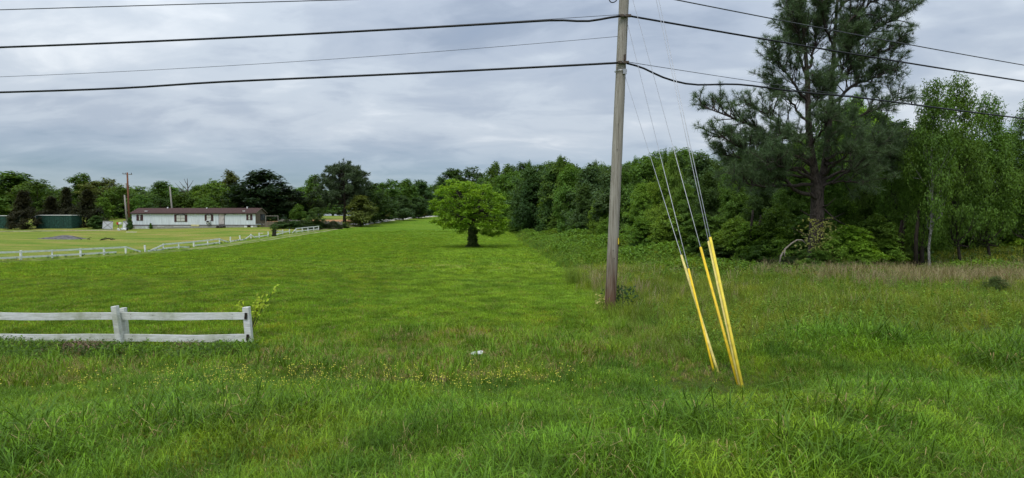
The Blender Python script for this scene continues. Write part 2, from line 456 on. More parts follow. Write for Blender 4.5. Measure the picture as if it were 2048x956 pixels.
def strip(name, path, w, mat, lift=.035, label=None, step=1.2, jitter=.12, seed=1):
    """a ribbon laid on the ground along path"""
    r = np.random.default_rng(seed)
    P = np.array(path, float); seg = np.r_[0, np.cumsum(np.hypot(*np.diff(P, axis=0).T))]
    t = np.arange(0, seg[-1], step); c = np.c_[np.interp(t, seg, P[:, 0]), np.interp(t, seg, P[:, 1])]
    for _ in range(12): c[1:-1] = .5 * c[1:-1] + .25 * (c[:-2] + c[2:])
    d = np.gradient(c, axis=0); d /= np.hypot(*d.T)[:, None] + 1e-9; nrm = np.c_[-d[:, 1], d[:, 0]]
    rows = []
    for k, s in enumerate((-1, -.8, 0, .8, 1)):
        j = r.normal(0, jitter * w, len(c)) if abs(s) == 1 else 0
        q = c + nrm * (s * w / 2 + (j if abs(s) == 1 else 0))[:, None] if abs(s) == 1 else c + nrm * (s * w / 2)
        z = gz(q[:, 0], q[:, 1]) + (lift if abs(s) < 1 else -.03)
        rows.append(np.c_[q, z])
    m = len(c); v = np.concatenate(rows)
    i = np.arange(m - 1); f = np.concatenate([np.c_[k * m + i, (k + 1) * m + i, (k + 1) * m + i + 1, k * m + i + 1] for k in range(4)])
    f = f[:, ::-1]
    return tag(link(bpy.data.objects.new(name, mesh_np(name, v, f, mat, True))), label, None, None, "structure")


M_GRAVEL = plain("pale_gravel", (.30, .27, .155), .95, .1, .3, 3.5, 0, .6, 25)
M_WORN = plain("worn_track", (.21, .21, .075), .95, .1, .35, 1.2, 0, .6, 25)
M_GRAVELW = plain("white_gravel", (.66, .64, .58), .95, .1, .25, 3.5, 0, .6, 25)
drive = [(-41.0, 40), (-39.8, 49), (-37.0, 66), (-34.6, 82), (-33.6, 98), (-34.0, 112), (-34.2, 126), (-32.5, 145), (-30, 165), (-27.2, 185), (-24, 205), (-16, 235)]
for s, sd in ((-.85, 3), (.85, 4)):
    strip("driveway_track", [(x + s, y) for x, y in drive if y < 70], .40, M_WORN, .03, "faint worn wheel track along the long white fence, on its " + ("fence side" if s < 0 else "field side"), .8, .4, sd + 20)
    strip("driveway_track", [(x + s, y) for x, y in drive if 60 < y < 135], .50, M_GRAVEL, .035, "pale gravel wheel track beside the far fence, on its " + ("fence side" if s < 0 else "field side"), .8, .3, sd)
    strip("driveway_track", [(x + s * 1.35, y) for x, y in drive if y > 125], 1.25, M_GRAVELW, .12, "white gravel wheel track curving uphill past the hedge", 1.0, .25, sd + 5)
M_DIRT = plain("orange_dirt", (.42, .22, .11), .95, .1, .2, 1.0, 0, .4, 8)
strip("dirt_path", [(-105, 96), (-90, 97.5), (-80, 100.5), (-75, 103.0), (-70, 104)], 2.2, M_GRAVEL, .04, "worn pale track across the dry lawn", 1.0, .15, 9)
v_ = []
strip("dirt_ground", [(-62, 136), (-50, 138), (-38, 140)], 11, M_DIRT, .10, "bare orange dirt behind the pine", 1.5, .06, 12)

# ------------------------------------------------------------------ foliage helpers
def unit(a): return a / (np.linalg.norm(a, axis=-1, keepdims=True) + 1e-9)


def leaf_quads(c, nrm, s, r, asp=.5, fold=.18, droop=.25):
    n = len(c); nrm = unit(nrm)
    a = unit(np.cross(nrm, r.normal(size=(n, 3)))); b = np.cross(nrm, a); s = np.broadcast_to(np.asarray(s, float), (n,))[:, None]
    tip = c + a * s; tip[:, 2] -= droop * s[:, 0]
    v = np.stack([c - a * s, c + b * s * asp + nrm * fold * s, tip, c - b * s * asp + nrm * fold * s], 1).reshape(-1, 3)
    return v, np.arange(4 * n).reshape(n, 4)


def trunk_path(r, H, wob=.05, k=7):
    t = np.linspace(0, 1, k); off = np.cumsum(r.normal(0, wob, (k, 2)), 0) * H / k; off -= off[0]
    return np.c_[off, t * H]


PROFILES = {
    "round": lambda t: np.sqrt(np.clip(1 - (2 * t - 1) ** 2, 0, 1)) ** .8,
    "dome": lambda t: np.clip(1 - t ** 2.6, 0, 1) * np.clip(.55 + t * 1.6, 0, 1),
    "edge": lambda t: np.clip(1 - t ** 3.2, 0, 1) * (.82 + .18 * np.sin(t * 9)),
    "cone": lambda t: np.clip((1 - t) ** .95, 0, 1) * np.clip(.7 + 3 * t, 0, 1),
    "spire": lambda t: np.clip((1 - t) ** .6, 0, 1) * np.clip(.35 + 1.6 * t, 0, 1),
}


def broadleaf(name, seed, H=10., W=8., base=.15, shape="round", lobes=26, clumps=9, per=40, leaf=.15, lobe_r=.17, flat=.55, trunk_r=.17, bark=None, droop=.3, up=.8, spread=.13, leafmat=None, limbs=16, lean=(0, 0)):
    """one trunk-and-limbs mesh and one crown mesh: leaves in clumps, clumps in lobes, lobes on an uneven envelope"""
    r = np.random.default_rng(seed); prof = PROFILES[shape]
    t = (np.arange(lobes) + r.random(lobes)) / lobes; t = t ** .9
    ang = np.arange(lobes) * 2.399 + r.normal(0, .5, lobes)
    rr = W / 2 * prof(t) * (.58 + .30 * r.random(lobes)) * (1 + .16 * np.sin(ang * 2 + seed))
    inner = r.random(lobes) < .22; rr = np.where(inner, rr * .35, rr)
    zc = H * (base + (1 - base) * (t * .93))
    L = np.c_[np.cos(ang) * rr + lean[0] * t * H, np.sin(ang) * rr + lean[1] * t * H, zc]
    Lr = W * lobe_r * (.7 + .6 * r.random(lobes))
    # clumps on the lobes
    q = unit(r.normal(size=(lobes, clumps, 3)) + np.array((0, 0, .35)))
    C = (L[:, None] + q * Lr[:, None, None] * np.array((1, 1, .75)) * (.75 + .4 * r.random((lobes, clumps, 1)))).reshape(-1, 3)
    cr = W * spread * (.55 + .8 * r.random(len(C)))
    k = np.maximum((per * (cr / cr.mean()) ** 1.5).astype(int), 6)
    idx = np.repeat(np.arange(len(C)), k); n = len(idx)
    d = unit(r.normal(size=(n, 3))) * r.random((n, 1)) ** .45
    p = C[idx] + d * cr[idx, None] * np.array((1, 1, flat))
    p[:, 2] -= droop * (np.hypot(d[:, 0], d[:, 1]) ** 2) * cr[idx]
    p[:, 2] = np.maximum(p[:, 2], .05)
    outw = unit(p - np.array((0, 0, H * .45)))
    nrm = np.array((0, 0, up)) + outw * .45 + d * .35 + r.normal(0, .38, (n, 3))
    v, f = leaf_quads(p, nrm, leaf * (.65 + .7 * r.random(n)), r)
    crown = mesh_np(name + "_crown", v, f, leafmat or M_LEAF)
    mb = MB(); tp = trunk_path(r, H * .86, .10)
    tp[:, 0] += lean[0] * tp[:, 2]; tp[:, 1] += lean[1] * tp[:, 2]
    tr = trunk_r * np.array([1.35, 1.0, .85, .68, .5, .3, .12]); mb.tube(tp, tr, 9)
    for i in np.argsort(-Lr)[:limbs]:
        e = L[i]; z0 = max(H * base * .7, e[2] - (.35 + .25 * r.random()) * np.hypot(e[0], e[1]) - .06 * H); z0 = min(z0, H * .8)
        s = np.array([np.interp(z0, tp[:, 2], tp[:, 0]), np.interp(z0, tp[:, 2], tp[:, 1]), z0])
        mid = s * .5 + e * .5 + np.array((0, 0, -.03 * H)) + r.normal(0, .02 * H, 3)
        r0 = np.interp(z0, tp[:, 2], tr) * .5; mb.tube([s, s * .7 + mid * .3, mid, e], [r0, r0 * .8, r0 * .55, r0 * .15], 5, False)
        for j in range(2):
            cc = C[i * clumps + j]; mb.tube([mid, (mid + cc) / 2 + r.normal(0, .02 * H, 3), cc], [r0 * .4, r0 * .3, r0 * .1], 4, False)
    return mb.mesh(name + "_trunk", bark or M_BARK, True), crown


def put_tree(proto, size, x, y, H, W, col, name, label, cat="tree", group=None, rz=None, z=None, sink=.05):
    tr, cr = proto; H0, W0 = size
    o = empty(name, (x, y, float(gz(x, y)) - sink if z is None else z), random.uniform(0, 6.28) if rz is None else rz)
    o.scale = (W / W0, W / W0, H / H0)
    if tr:
        t = link(bpy.data.objects.new("trunk", tr), o)
    c = link(bpy.data.objects.new("crown" if tr else "foliage", cr), o); c.color = (*col, 1)
    return tag(o, label, cat, group)


def tint(c, k=.18):
    s = 1 + random.uniform(-k, k)
    return tuple(max(.004, q * s * (1 + random.uniform(-k, k) * .5)) for q in c)


G_DARK = (.062, .118, .032); G_MID = (.105, .205, .036); G_LIGHT = (.165, .290, .044); G_BRIGHT = (.190, .355, .036); G_BLUE = (.085, .160, .060); G_CEDAR = (.036, .042, .022); G_OLIVE = (.140, .185, .046)

PROTO = {}
S = (10., 8.)
for i, sd in enumerate((3, 14, 25)):
    PROTO["far%d" % i] = broadleaf("far_tree", sd, *S, base=.10, shape=("round", "dome", "edge")[i], lobes=34, clumps=8, per=20, leaf=.25, lobe_r=.15, spread=.10)
for i, sd in enumerate((31, 42, 53, 64)):
    PROTO["mid%d" % i] = broadleaf("wood_tree", sd, *S, base=.04, shape=("dome", "dome", "edge", "round")[i], lobes=50, clumps=9, per=34, leaf=.155, lobe_r=.125, spread=.085, bark=M_DARKBARK)
for i, sd in enumerate((71, 82, 93)):
    PROTO["near%d" % i] = broadleaf("leafy_tree", sd, *S, base=(.03, .08, .22)[i], shape=("edge", "dome", "round")[i], lobes=60, clumps=10, per=48, leaf=.105, lobe_r=.11, spread=.072, bark=M_DARKBARK, droop=.45)
for i, sd in enumerate((101, 112)):
    PROTO["slim%d" % i] = broadleaf("slender_tree", sd, *S, base=(.30, .16)[i], shape="spire", lobes=90, clumps=8, per=34, leaf=.09, lobe_r=.12, spread=.075, flat=.8, trunk_r=.14, bark=M_BIRCHBARK if i == 0 else M_BARK, droop=.2, lean=(.05, 0))
for i, sd in enumerate((103, 117)):
    PROTO["feather%d" % i] = broadleaf("feathery_tree", sd, *S, base=(.30, .20)[i], shape="spire", lobes=64, clumps=7, per=30, leaf=.10, lobe_r=.10, spread=.070, flat=.75, trunk_r=.13, bark=M_BIRCHBARK if i == 0 else M_DARKBARK, droop=-.25, up=.5, lean=(.06, 0), limbs=34)
PROTO["cedar"] = broadleaf("cedar", 121, *S, base=.02, shape="cone", lobes=110, clumps=7, per=16, leaf=.16, lobe_r=.075, spread=.055, flat=1.2, up=1.0, bark=M_DARKBARK)
for i, sd in enumerate((131, 142)):
    PROTO["shrub%d" % i] = broadleaf("shrub", sd, 10., 10., base=.02, shape="dome", lobes=26, clumps=8, per=30, leaf=.38, lobe_r=.16, spread=.10, trunk_r=.08, bark=M_DARKBARK)
for i, sd in enumerate((151, 162)):   # layered understorey with flat sprays
    PROTO["layer%d" % i] = broadleaf("understorey", sd, 10., 12., base=.12, shape="dome", lobes=34, clumps=7, per=46, leaf=.21, lobe_r=.12, spread=.10, flat=.22, up=1.5, trunk_r=.10, bark=M_DARKBARK, droop=.5)
SIZE = {k: S for k in PROTO}
for k in ("shrub0", "shrub1"): SIZE[k] = (10., 10.)
for k in ("layer0", "layer1"): SIZE[k] = (10., 12.)


def tree_px(kind, px, d, top, w, col, label, name="broadleaf_tree", group=None, cat="tree", low=1.0, k=.12):
    x = xat(px, d); z = float(gz(x, d)); H = max(.4, at(px, top, d)[2] - z)
    return put_tree(PROTO[kind], SIZE[kind], x, d, H * 1.02, w / F * d * 1.06, tint(col, k), name, label, cat, group)


# ------------------------------------------------------------------ mobile home
M_SIDING = plain("pale_siding", (.66, .71, .76), .6, .3, .12, 1.2, 0, .5, 6, (6, 6, .35))
M_ROOF = plain("brown_shingle", (.085, .050, .046), .9, .15, .25, 8, 0, .5, 20)
M_TRIM = plain("dark_trim", (.055, .036, .034), .7, .3, .2, 5)
M_SHUTTER = plain("maroon_shutter", (.105, .045, .050), .65, .3, .15, 5)
M_FRAME = plain("white_frame", (.72, .73, .73), .5, .4, .08, 5)
M_GLASS = plain("dark_glass", (.10, .115, .125), .12, .6, .4, .9)
M_BLIND = plain("pale_blind", (.55, .56, .52), .6, .3, .15, 2, streak=(1, 1, 8))
M_DOOR = plain("dull_pink_door", (.50, .45, .44), .6, .3, .1, 2)
M_BLOCK = plain("concrete_block", (.33, .33, .31), .9, .15, .22, 4, 0, .4, 20)
M_SILVER = plain("silver_sheet", (.62, .66, .69), .4, .5, .15, 3, .3)
M_YELLOWP = plain("yellowed_panel", (.62, .56, .30), .7, .3, .1, 3)
M_TAN = plain("tan_board", (.19, .155, .115), .85, .2, .22, 4, streak=(5, 5, .5))
M_GREYWOOD = plain("grey_board", (.22, .20, .17), .9, .15, .28, 3, streak=(6, 6, .6))
M_BLACK = plain("black_plastic", (.02, .02, .02), .6, .3, .1)
M_WHITEP = plain("white_plastic", (.75, .76, .76), .5, .4, .08, 6)
M_RED = plain("red_paint", (.42, .03, .025), .5, .4, .15, 6)


def mobile_home():
    x0, y0 = xat(266.5, 108), 107.6; L, D = 23.4, 4.3
    zb = float(min(gz(x0, y0), gz(x0 + L, y0))) - .05
    o = empty("mobile_home", (x0, y0, zb))
    o.rotation_euler = (0, 0, math.radians(-1.5))
    tag(o, "long pale mobile home with a brown shingle roof and maroon shutters", "mobile home")
    fz, wz = .80, 2.95          # floor line and eave
    MB().box((L / 2, D / 2, (fz + wz) / 2), (L, D, wz - fz)).build("wall", M_SIDING, o)
    for k in range(30):       # siding seams stand slightly proud
        if k % 2 == 0: MB().box((.4 + k * .78, -.012, (fz + wz) / 2), (.03, .024, wz - fz - .1)).build("siding_seam", M_SIDING, o)
    MB().box((L - .012 + .024, D / 2, 1.95), (.02, D - .02, 1.95)).build("end_wall", M_TAN, o)
    # gable roof
    ov, rz = .22, .95
    a = [(-ov, -ov, wz - .02), (L + ov, -ov, wz - .02), (L + ov, D / 2, wz + rz), (-ov, D / 2, wz + rz), (L + ov, D + ov, wz - .02), (-ov, D + ov, wz - .02)]
    b = [(p[0], p[1], p[2] + .07) for p in a]
    roof = MB().add(a + b, [(6, 7, 8, 9), (9, 8, 10, 11), (0, 3, 2, 1), (3, 5, 4, 2), (0, 1, 7, 6), (4, 5, 11, 10), (1, 2, 8, 7), (2, 4, 10, 8), (3, 0, 6, 9), (5, 3, 9, 11)]).build("roof", M_ROOF, o)
    for xx in (0.01, L - .01):
        MB().add([(xx - .03, .02, wz - .03), (xx - .03, D - .02, wz - .03), (xx - .03, D / 2, wz + rz - .06), (xx + .03, .02, wz - .03), (xx + .03, D - .02, wz - .03), (xx + .03, D / 2, wz + rz - .06)],
                 [(0, 2, 1), (3, 4, 5), (0, 1, 4, 3), (1, 2, 5, 4), (2, 0, 3, 5)]).build("gable", M_TAN if xx > 1 else M_SIDING, o)
    MB().bar((L + ov + .02, -ov, wz + .01), (L + ov + .02, D / 2, wz + rz + .02), .03, .15).build("barge_board", M_TAN, o)
    MB().bar((L + ov + .02, D + ov, wz + .01), (L + ov + .02, D / 2, wz + rz + .02), .03, .15).build("barge_board", M_TAN, o)
    MB().box((L / 2, -ov - .03, wz - .06), (L + 2 * ov, .05, .16)).build("fascia", M_TRIM, o)
    for xx, yy, h in ((2.4, .55, .06), (21.0, .55, .06), (5.6, 2.0, .22), (20.9, 2.0, .28), (13.2, 1.9, .18)):
        zr = wz + .07 + rz * (yy + .22) / (D / 2 + .22)
        MB().box((xx, yy, zr + h / 2), (.5 if h < .1 else .18, .3 if h < .1 else .18, h + .06)).build("roof_vent", M_WHITEP, roof)
    # windows
    def window(xa, xb, za, zb_, panes, sh=.38, arch=True):
        w = MB().box(((xa + xb) / 2, -.03, (za + zb_) / 2), (xb - xa, .06, zb_ - za)).build("window", M_TRIM, o)
        nx, nz_ = panes; pw, ph = (xb - xa - .10) / nx, (zb_ - za - .10) / nz_
        for i in range(nx):
            for j in range(nz_):
                MB().box((xa + .05 + pw * (i + .5), -.066, za + .05 + ph * (j + .5)), (pw - .05, .012, ph - .05)).build("pane", M_BLIND if (j == 0 or (i + j) % 3) else M_GLASS, w)
        for sx in (xa - sh / 2 - .01, xb + sh / 2 + .01):
            s = MB().box((sx, -.025, (za + zb_) / 2), (sh, .05, zb_ - za + .1)).build("shutter", M_SHUTTER, o)
            for q in range(6): MB().box((sx, -.056, za + .1 + q * (zb_ - za - .1) / 5.5), (sh - .08, .014, .09)).build("louvre", M_TRIM, s)
        if arch:
            mb = MB(); n = 8; pts = [(xa + (xb - xa) * i / n, -.05, zb_ + .02 + .14 * math.sin(math.pi * i / n)) for i in range(n + 1)]
            mb.tube(pts, .045, 5); mb.build("arch", M_TRIM, w)
    window(1.33, 1.72, 1.60, 2.62, (1, 2), .42, False)
    window(8.48, 10.15, 1.38, 2.66, (2, 2), .38)
    window(14.18, 15.12, 1.55, 2.66, (1, 2), .32)
    window(22.05, 22.50, 1.70, 2.70, (1, 2), .34, False)
    d = MB().box((17.05, -.03, 1.86), (1.10, .06, 2.06)).build("door", M_TRIM, o)
    MB().box((17.05, -.068, 1.86), (.96, .02, 1.94)).build("door_panel", M_DOOR, d)
    MB().box((17.42, -.10, 1.85), (.06, .06, .12)).build("handle", M_BLACK, d)
    MB().box((17.80, -.06, 2.72), (.14, .12, .2)).build("porch_light", M_TRIM, o)
    # underpinning
    MB().box((L / 2, .03, fz - .15), (L + .02, .05, .30)).build("skirt_board", M_TRIM, o)
    for k in range(24):
        xx = .5 + k * .985
        if xx > L - .2: break
        if 19.5 < xx < 19.9 or 22.1 < xx < 22.5: continue
        MB().box((xx, .10, .33), (.97, .2, .64)).build("skirt_block", M_BLOCK, o)
    MB().box((19.6, .14, .33), (.5, .1, .6)).build("skirt_opening", M_BLACK, o)
    MB().box((22.2, .14, .33), (.7, .1, .6)).build("skirt_opening", M_BLACK, o)
    s = MB()
    for k in range(14): s.box((.75 + k * .2, -.09 + (k % 2) * .03, .27), (.2, .04, .5 - .01 * (k % 3)))
    s.build("silver_skirt_sheet", M_SILVER, o)
    MB().box((12.0, -.02, .68), (1.5, .04, .33), (0, .02, 0)).build("yellow_skirt_panel", M_YELLOWP, o)
    MB().box((5.5, -.02, .52), (1.3, .04, .07)).build("white_skirt_strip", M_FRAME, o)
    MB().box((9.5, -.02, .51), (3.2, .04, .07)).build("white_skirt_strip", M_FRAME, o)
    MB().box((21.55, -.05, .38), (.55, .05, .5), (0, .1, 0)).build("white_skirt_panel", M_FRAME, o)
    MB().box((22.75, -.05, .38), (.42, .05, .45), (0, -.08, 0)).build("white_skirt_panel", M_FRAME, o)
    st = MB(); st.box((17.1, -.45, .55), (1.4, .8, .06)); st.box((17.1, -.95, .30), (1.4, .3, .06))
    st.build("step", M_TRIM, o)
    for sx in (16.5, 17.7): MB().box((sx, -.5, .28), (.08, .8, .5)).build("step_support", M_TRIM, o)
    # end porch, window in the gable end
    e = MB().box((L + .05, D / 2 + .7, 2.2), (.06, 1.9, 1.25)).build("end_window", M_TRIM, o)
    for k in (-.48, .48): MB().box((L + .085, D / 2 + .7 + k, 2.2), (.02, .84, 1.1)).build("pane", M_GLASS, e)
    R = o.rotation_euler.to_matrix()
    W = lambda p: tuple(R @ Vector(p) + Vector(o.location))
    # air conditioner
    ac = empty("window_air_conditioner", W((14.65, -.28, 1.10))); tag(ac, "boxy white air conditioner hanging below a home window on brackets", "air conditioner")
    MB().box((0, 0, .30), (.62, .45, .42)).build("case", M_WHITEP, ac, bevel=.03); MB().box((0, -.235, .30), (.46, .02, .28)).build("grille", M_BLACK, ac)
    for sx in (-.28, .30): MB().bar((sx, .25, -.30), (sx, -.2, .08), .07).build("bracket", M_BLACK, ac)
    # tan board porch beside the gable end
    p = empty("board_porch", W((L + .3, .8, -.1))); tag(p, "low tan board porch built against the mobile home's gable end", "porch")
    for k in range(15): MB().box((1.35 + k * .15, 0, .75 + .02 * math.sin(k * 2.1)), (.135, .03, 1.5)).build("board", M_TAN, p)
    for k in range(3): MB().box((.2 + k * .5, .9, .60), (.4, .03, 1.2)).build("board", M_TAN, p)
    for xx in (1.25, 3.55): MB().box((xx, .05, 1.2), (.12, .12, 2.6)).build("porch_post", M_GREYWOOD, p)
    MB().bar((1.2, .05, 2.55), (3.6, .05, 2.55), .1, .14).build("beam", M_GREYWOOD, p)
    MB().bar((-.1, -.1, 1.5), (1.2, -.1, .85), .05).build("rail", M_GREYWOOD, p)
    MB().box((.6, -.05, .62), (1.0, .6, .05)).build("step", M_GREYWOOD, p)
    # weathered board fence overgrown with vines
    f = empty("board_fence", W((L + 4.0, 1.2, 0))); f.rotation_euler = (0, 0, math.radians(4))
    tag(f, "weathered grey board fence overgrown with vines beyond the porch", "fence")
    r = np.random.default_rng(5)
    for k in range(38):
        xx = k * .31; zz = float(gz(f.location.x + xx, f.location.y)) - f.location.z
        MB().box((xx, r.normal(0, .02), zz + .72 + r.normal(0, .05)), (.285, .03, 1.5), (r.normal(0, .02), r.normal(0, .015), 0)).build("board", M_GREYWOOD, f)
    n = 2600; c = np.c_[r.random(n) * 11.6, r.normal(-.15, .12, n), r.random(n) ** .8 * 1.55]; c[:, 2] *= (.55 + .5 * np.sin(c[:, 0] * 1.1) ** 2)
    c[:, 2] += gz(f.location.x + c[:, 0], np.full(n, f.location.y)) - f.location.z
    v, fc = leaf_quads(c, r.normal(0, .5, (n, 3)) + (0, -.8, .6), .12, r)
    iv = tag(link(bpy.data.objects.new("vine_foliage", mesh_np("vine_foliage", v, fc, M_LEAF)), f), None, None, None, "stuff"); iv.color = (.040, .062, .020, 1)


mobile_home()


def small_yard():
    # green sheds among the cedars
    M_GREEN = plain("mottled_green_metal", (.022, .074, .056), .65, .3, .55, 3.5, 0, .3, 6, (2, 2, 1.2))
    def shed(pxa, pxb, d, top, lab):
        xa, xb = xat(pxa, d), xat(pxb, d); z = float(gz((xa + xb) / 2, d)) - .05; H = at(0, top, d)[2] - z
        o = empty("green_shed", (xa, d, z)); tag(o, lab, "shed"); L = xb - xa
        MB().box((L / 2, 1.3, H / 2), (L, 2.6, H)).build("wall", M_GREEN, o)
        n = int(L / .42)
        for k in range(n): MB().box(((k + .5) * L / n, -.02, H / 2), (.17, .04, H - .12)).build("rib", M_GREEN, o)
        MB().box((L / 2, 1.3, H + .06), (L + .2, 2.8, .12)).build("roof", M_FRAME, o)
    shed(72, 143, 106.5, 431, "dark green metal shed with pale roof edge between two cedars")
    shed(-40, 17, 106.5, 432, "dark green metal shed cut off by the picture edge")
    # braced gates leaning
    M_GATE = plain("grey_white_panel", (.52, .53, .56), .7, .3, .12, 2)
    def gate(px0, px1, d, top, base, lab, hole):
        x0, x1 = xat(px0, d), xat(px1, d); z = float(gz((x0 + x1) / 2, d)); H = (base - top) / F * d; w = x1 - x0
        o = empty("braced_panel", ((x0 + x1) / 2, d, z)); o.rotation_euler = (math.radians(-6), math.radians(2), .1); tag(o, lab, "panel")
        MB().box((0, 0, H / 2), (w, .06, H)).build("sheet", M_GATE, o)
        for s in (-1, 1): MB().bar((-s * w * .47, -.045, .08), (s * w * .47, -.045, H - .08), .02, .07).build("brace", M_GREYWOOD, o)
        for zz in (.04, H - .04): MB().box((0, -.05, zz), (w, .04, .09)).build("frame_rail", M_GREYWOOD, o)
        if hole: MB().tube([(.0, -.075, H / 2), (0, -.055, H / 2)], .17, 10).build("dark_hub", M_BLACK, o)
    gate(205, 224, 105.5, 438, 455, "pale square panel with cross brace standing beside the round bush", False)
    gate(245, 263, 106, 438, 455, "pale square panel with cross brace and dark hub against the mobile home", True)
    d = 104; x = xat(237, d); z = float(gz(x, d))
    o = empty("red_mailbox", (x, d, z)); tag(o, "red and white box on a post between the braced panels", "box")
    MB().box((0, 0, .5), (.09, .09, 1.0)).build("post", M_GREYWOOD, o)
    MB().box((-.1, 0, 1.2), (.35, .4, .45)).build("red_end", M_RED, o, bevel=.05); MB().box((.3, 0, 1.22), (.45, .38, .40)).build("white_body", M_WHITEP, o, bevel=.05)
    x = xat(248.5, 103.5); o = empty("garden_statue", (x, 103.5, float(gz(x, 103.5)))); tag(o, "small white garden statue standing by the junk heap", "statue")
    MB().tube([(0, 0, 0), (0, 0, .12), (0, 0, .5), (0, 0, .75), (0, 0, .9), (0, 0, 1.0), (0, 0, 1.15), (0, 0, 1.25)], [.2, .17, .12, .19, .12, .11, .12, .04], 10).build("figure", M_WHITEP, o, True)
    MB().bar((-.26, 0, .62), (.26, 0, .66), .08).build("arms", M_WHITEP, o)
    x = xat(244, 102.5); o = empty("junk_heap", (x, 102.5, float(gz(x, 102.5)))); tag(o, "low heap of white and dark junk on the lawn edge", "junk")
    r = random.Random(4)
    for k in range(7): MB().box((r.uniform(-.8, .8), r.uniform(-.4, .4), .14 + r.random() * .25), (r.uniform(.2, .7), .3, r.uniform(.1, .3)), (r.random(), r.random(), r.random())).build("scrap", (M_WHITEP, M_BLACK, M_SILVER)[k % 3], o)
    for px, py, w, lab in ((262, 461, 1.6, "pale plank lying on the grass before the mobile home"), (522, 465, .6, "short white board lying on the lawn near the stump")):
        dd = 98 if px < 300 else 92; x = xat(px, dd); o = MB().box((0, 0, .05), (w, .16, .07), (0, 0, .15)).build("loose_board", M_FRAME); o.location = (x, dd, float(gz(x, dd)) + .05); tag(o, lab, "board")
    # gravel mound
    d = 84; x = xat(125, d); r_ = np.random.default_rng(8); nx, ny = 40, 22; X, Y = np.meshgrid(np.linspace(-1, 1, nx), np.linspace(-1, 1, ny))
    hz = np.clip(1 - (X ** 2 + Y ** 2), 0, 1) ** 1.3 * .42 * (1 + .25 * np.sin(X * 5 + 1)) + r_.normal(0, .02, X.shape)
    wx, wy = x + X * 3.6, d + Y * 2.2
    v = np.c_[wx.ravel(), wy.ravel(), (gz(wx, wy) + hz - .05).ravel()]; i = (np.arange(ny - 1)[:, None] * nx + np.arange(nx - 1)).ravel()
    M_MOUND = plain("dark_gravel", (.15, .145, .145), .95, .1, .35, 2.5, 0, .8, 20)
    tag(link(bpy.data.objects.new("gravel_mound", mesh_np("gravel_mound", v, np.c_[i, i + 1, i + nx + 1, i + nx], M_MOUND, True))), "low dark gravel mound on the dry lawn before the sheds", "mound")
    mb = MB(); r = random.Random(6)
    x0 = xat(190, 82)
    for k in range(14):
        a = Vector((x0 + r.uniform(-3.2, 3.2), 82 + r.uniform(-.8, .8), 0)); a.z = float(gz(a.x, a.y)) + .05
        b = a + Vector((r.uniform(-1.4, 1.4), r.uniform(-.5, .5), r.uniform(.05, .5))); mb.tube([a, (a + b) / 2 + Vector((0, 0, .1)), b], [.045, .035, .015], 5)
    tag(mb.build("brush_pile", M_DARKBARK), "scattered dark brush pile beside the gravel mound", "brush pile")
    # far utility poles
    M_BROWNP = plain("brown_pole", (.20, .085, .05), .85, .2, .25, 3, streak=(4, 4, .5)); M_GREYP = plain("pale_pole", (.32, .30, .27), .85, .2, .2, 3, streak=(4, 4, .5))
    def pole(px0, top, d, px1, mat, lab, arm, rad):
        x = xat(px1, d); z = float(gz(x, d)); t = at(px0, top, d)
        o = empty("utility_pole", (x, d, z)); tag(o, lab, "utility pole")
        tp = Vector((t[0] - x, 0, t[2] - z)); MB().tube([(0, 0, -.2), tp * .5, tp], [rad, rad * .9, rad * .75], 10).build("shaft", mat, o, True)
        if arm:
            MB().bar(tp * .965 + Vector((-.9, 0, .1)), tp * .965 + Vector((.9, 0, -.02)), .10, .12).build("crossarm", M_GREYWOOD, o)
            for s in (-.85, -.4, .8): MB().tube([tp * .965 + Vector((s, 0, .05)), tp * .965 + Vector((s, 0, .32))], .06, 8).build("insulator", M_WIRE, o)
            MB().tube([tp * .76 + Vector((-.42, 0, -.45)), tp * .76 + Vector((-.42, 0, .45))], .26, 12).build("transformer", M_SILVER, o)
    pole(254.5, 345, 112, 258.5, M_BROWNP, "tall brown utility pole with crossarm beside the mobile home", True, .19)
    pole(249, 390, 114, 254.5, M_GREYP, "short pale pole leaning beside the brown utility pole", False, .17)
    pole(339.5, 373, 116, 347, M_GREYP, "pale bare pole rising behind the mobile home roof", False, .17)


small_yard()


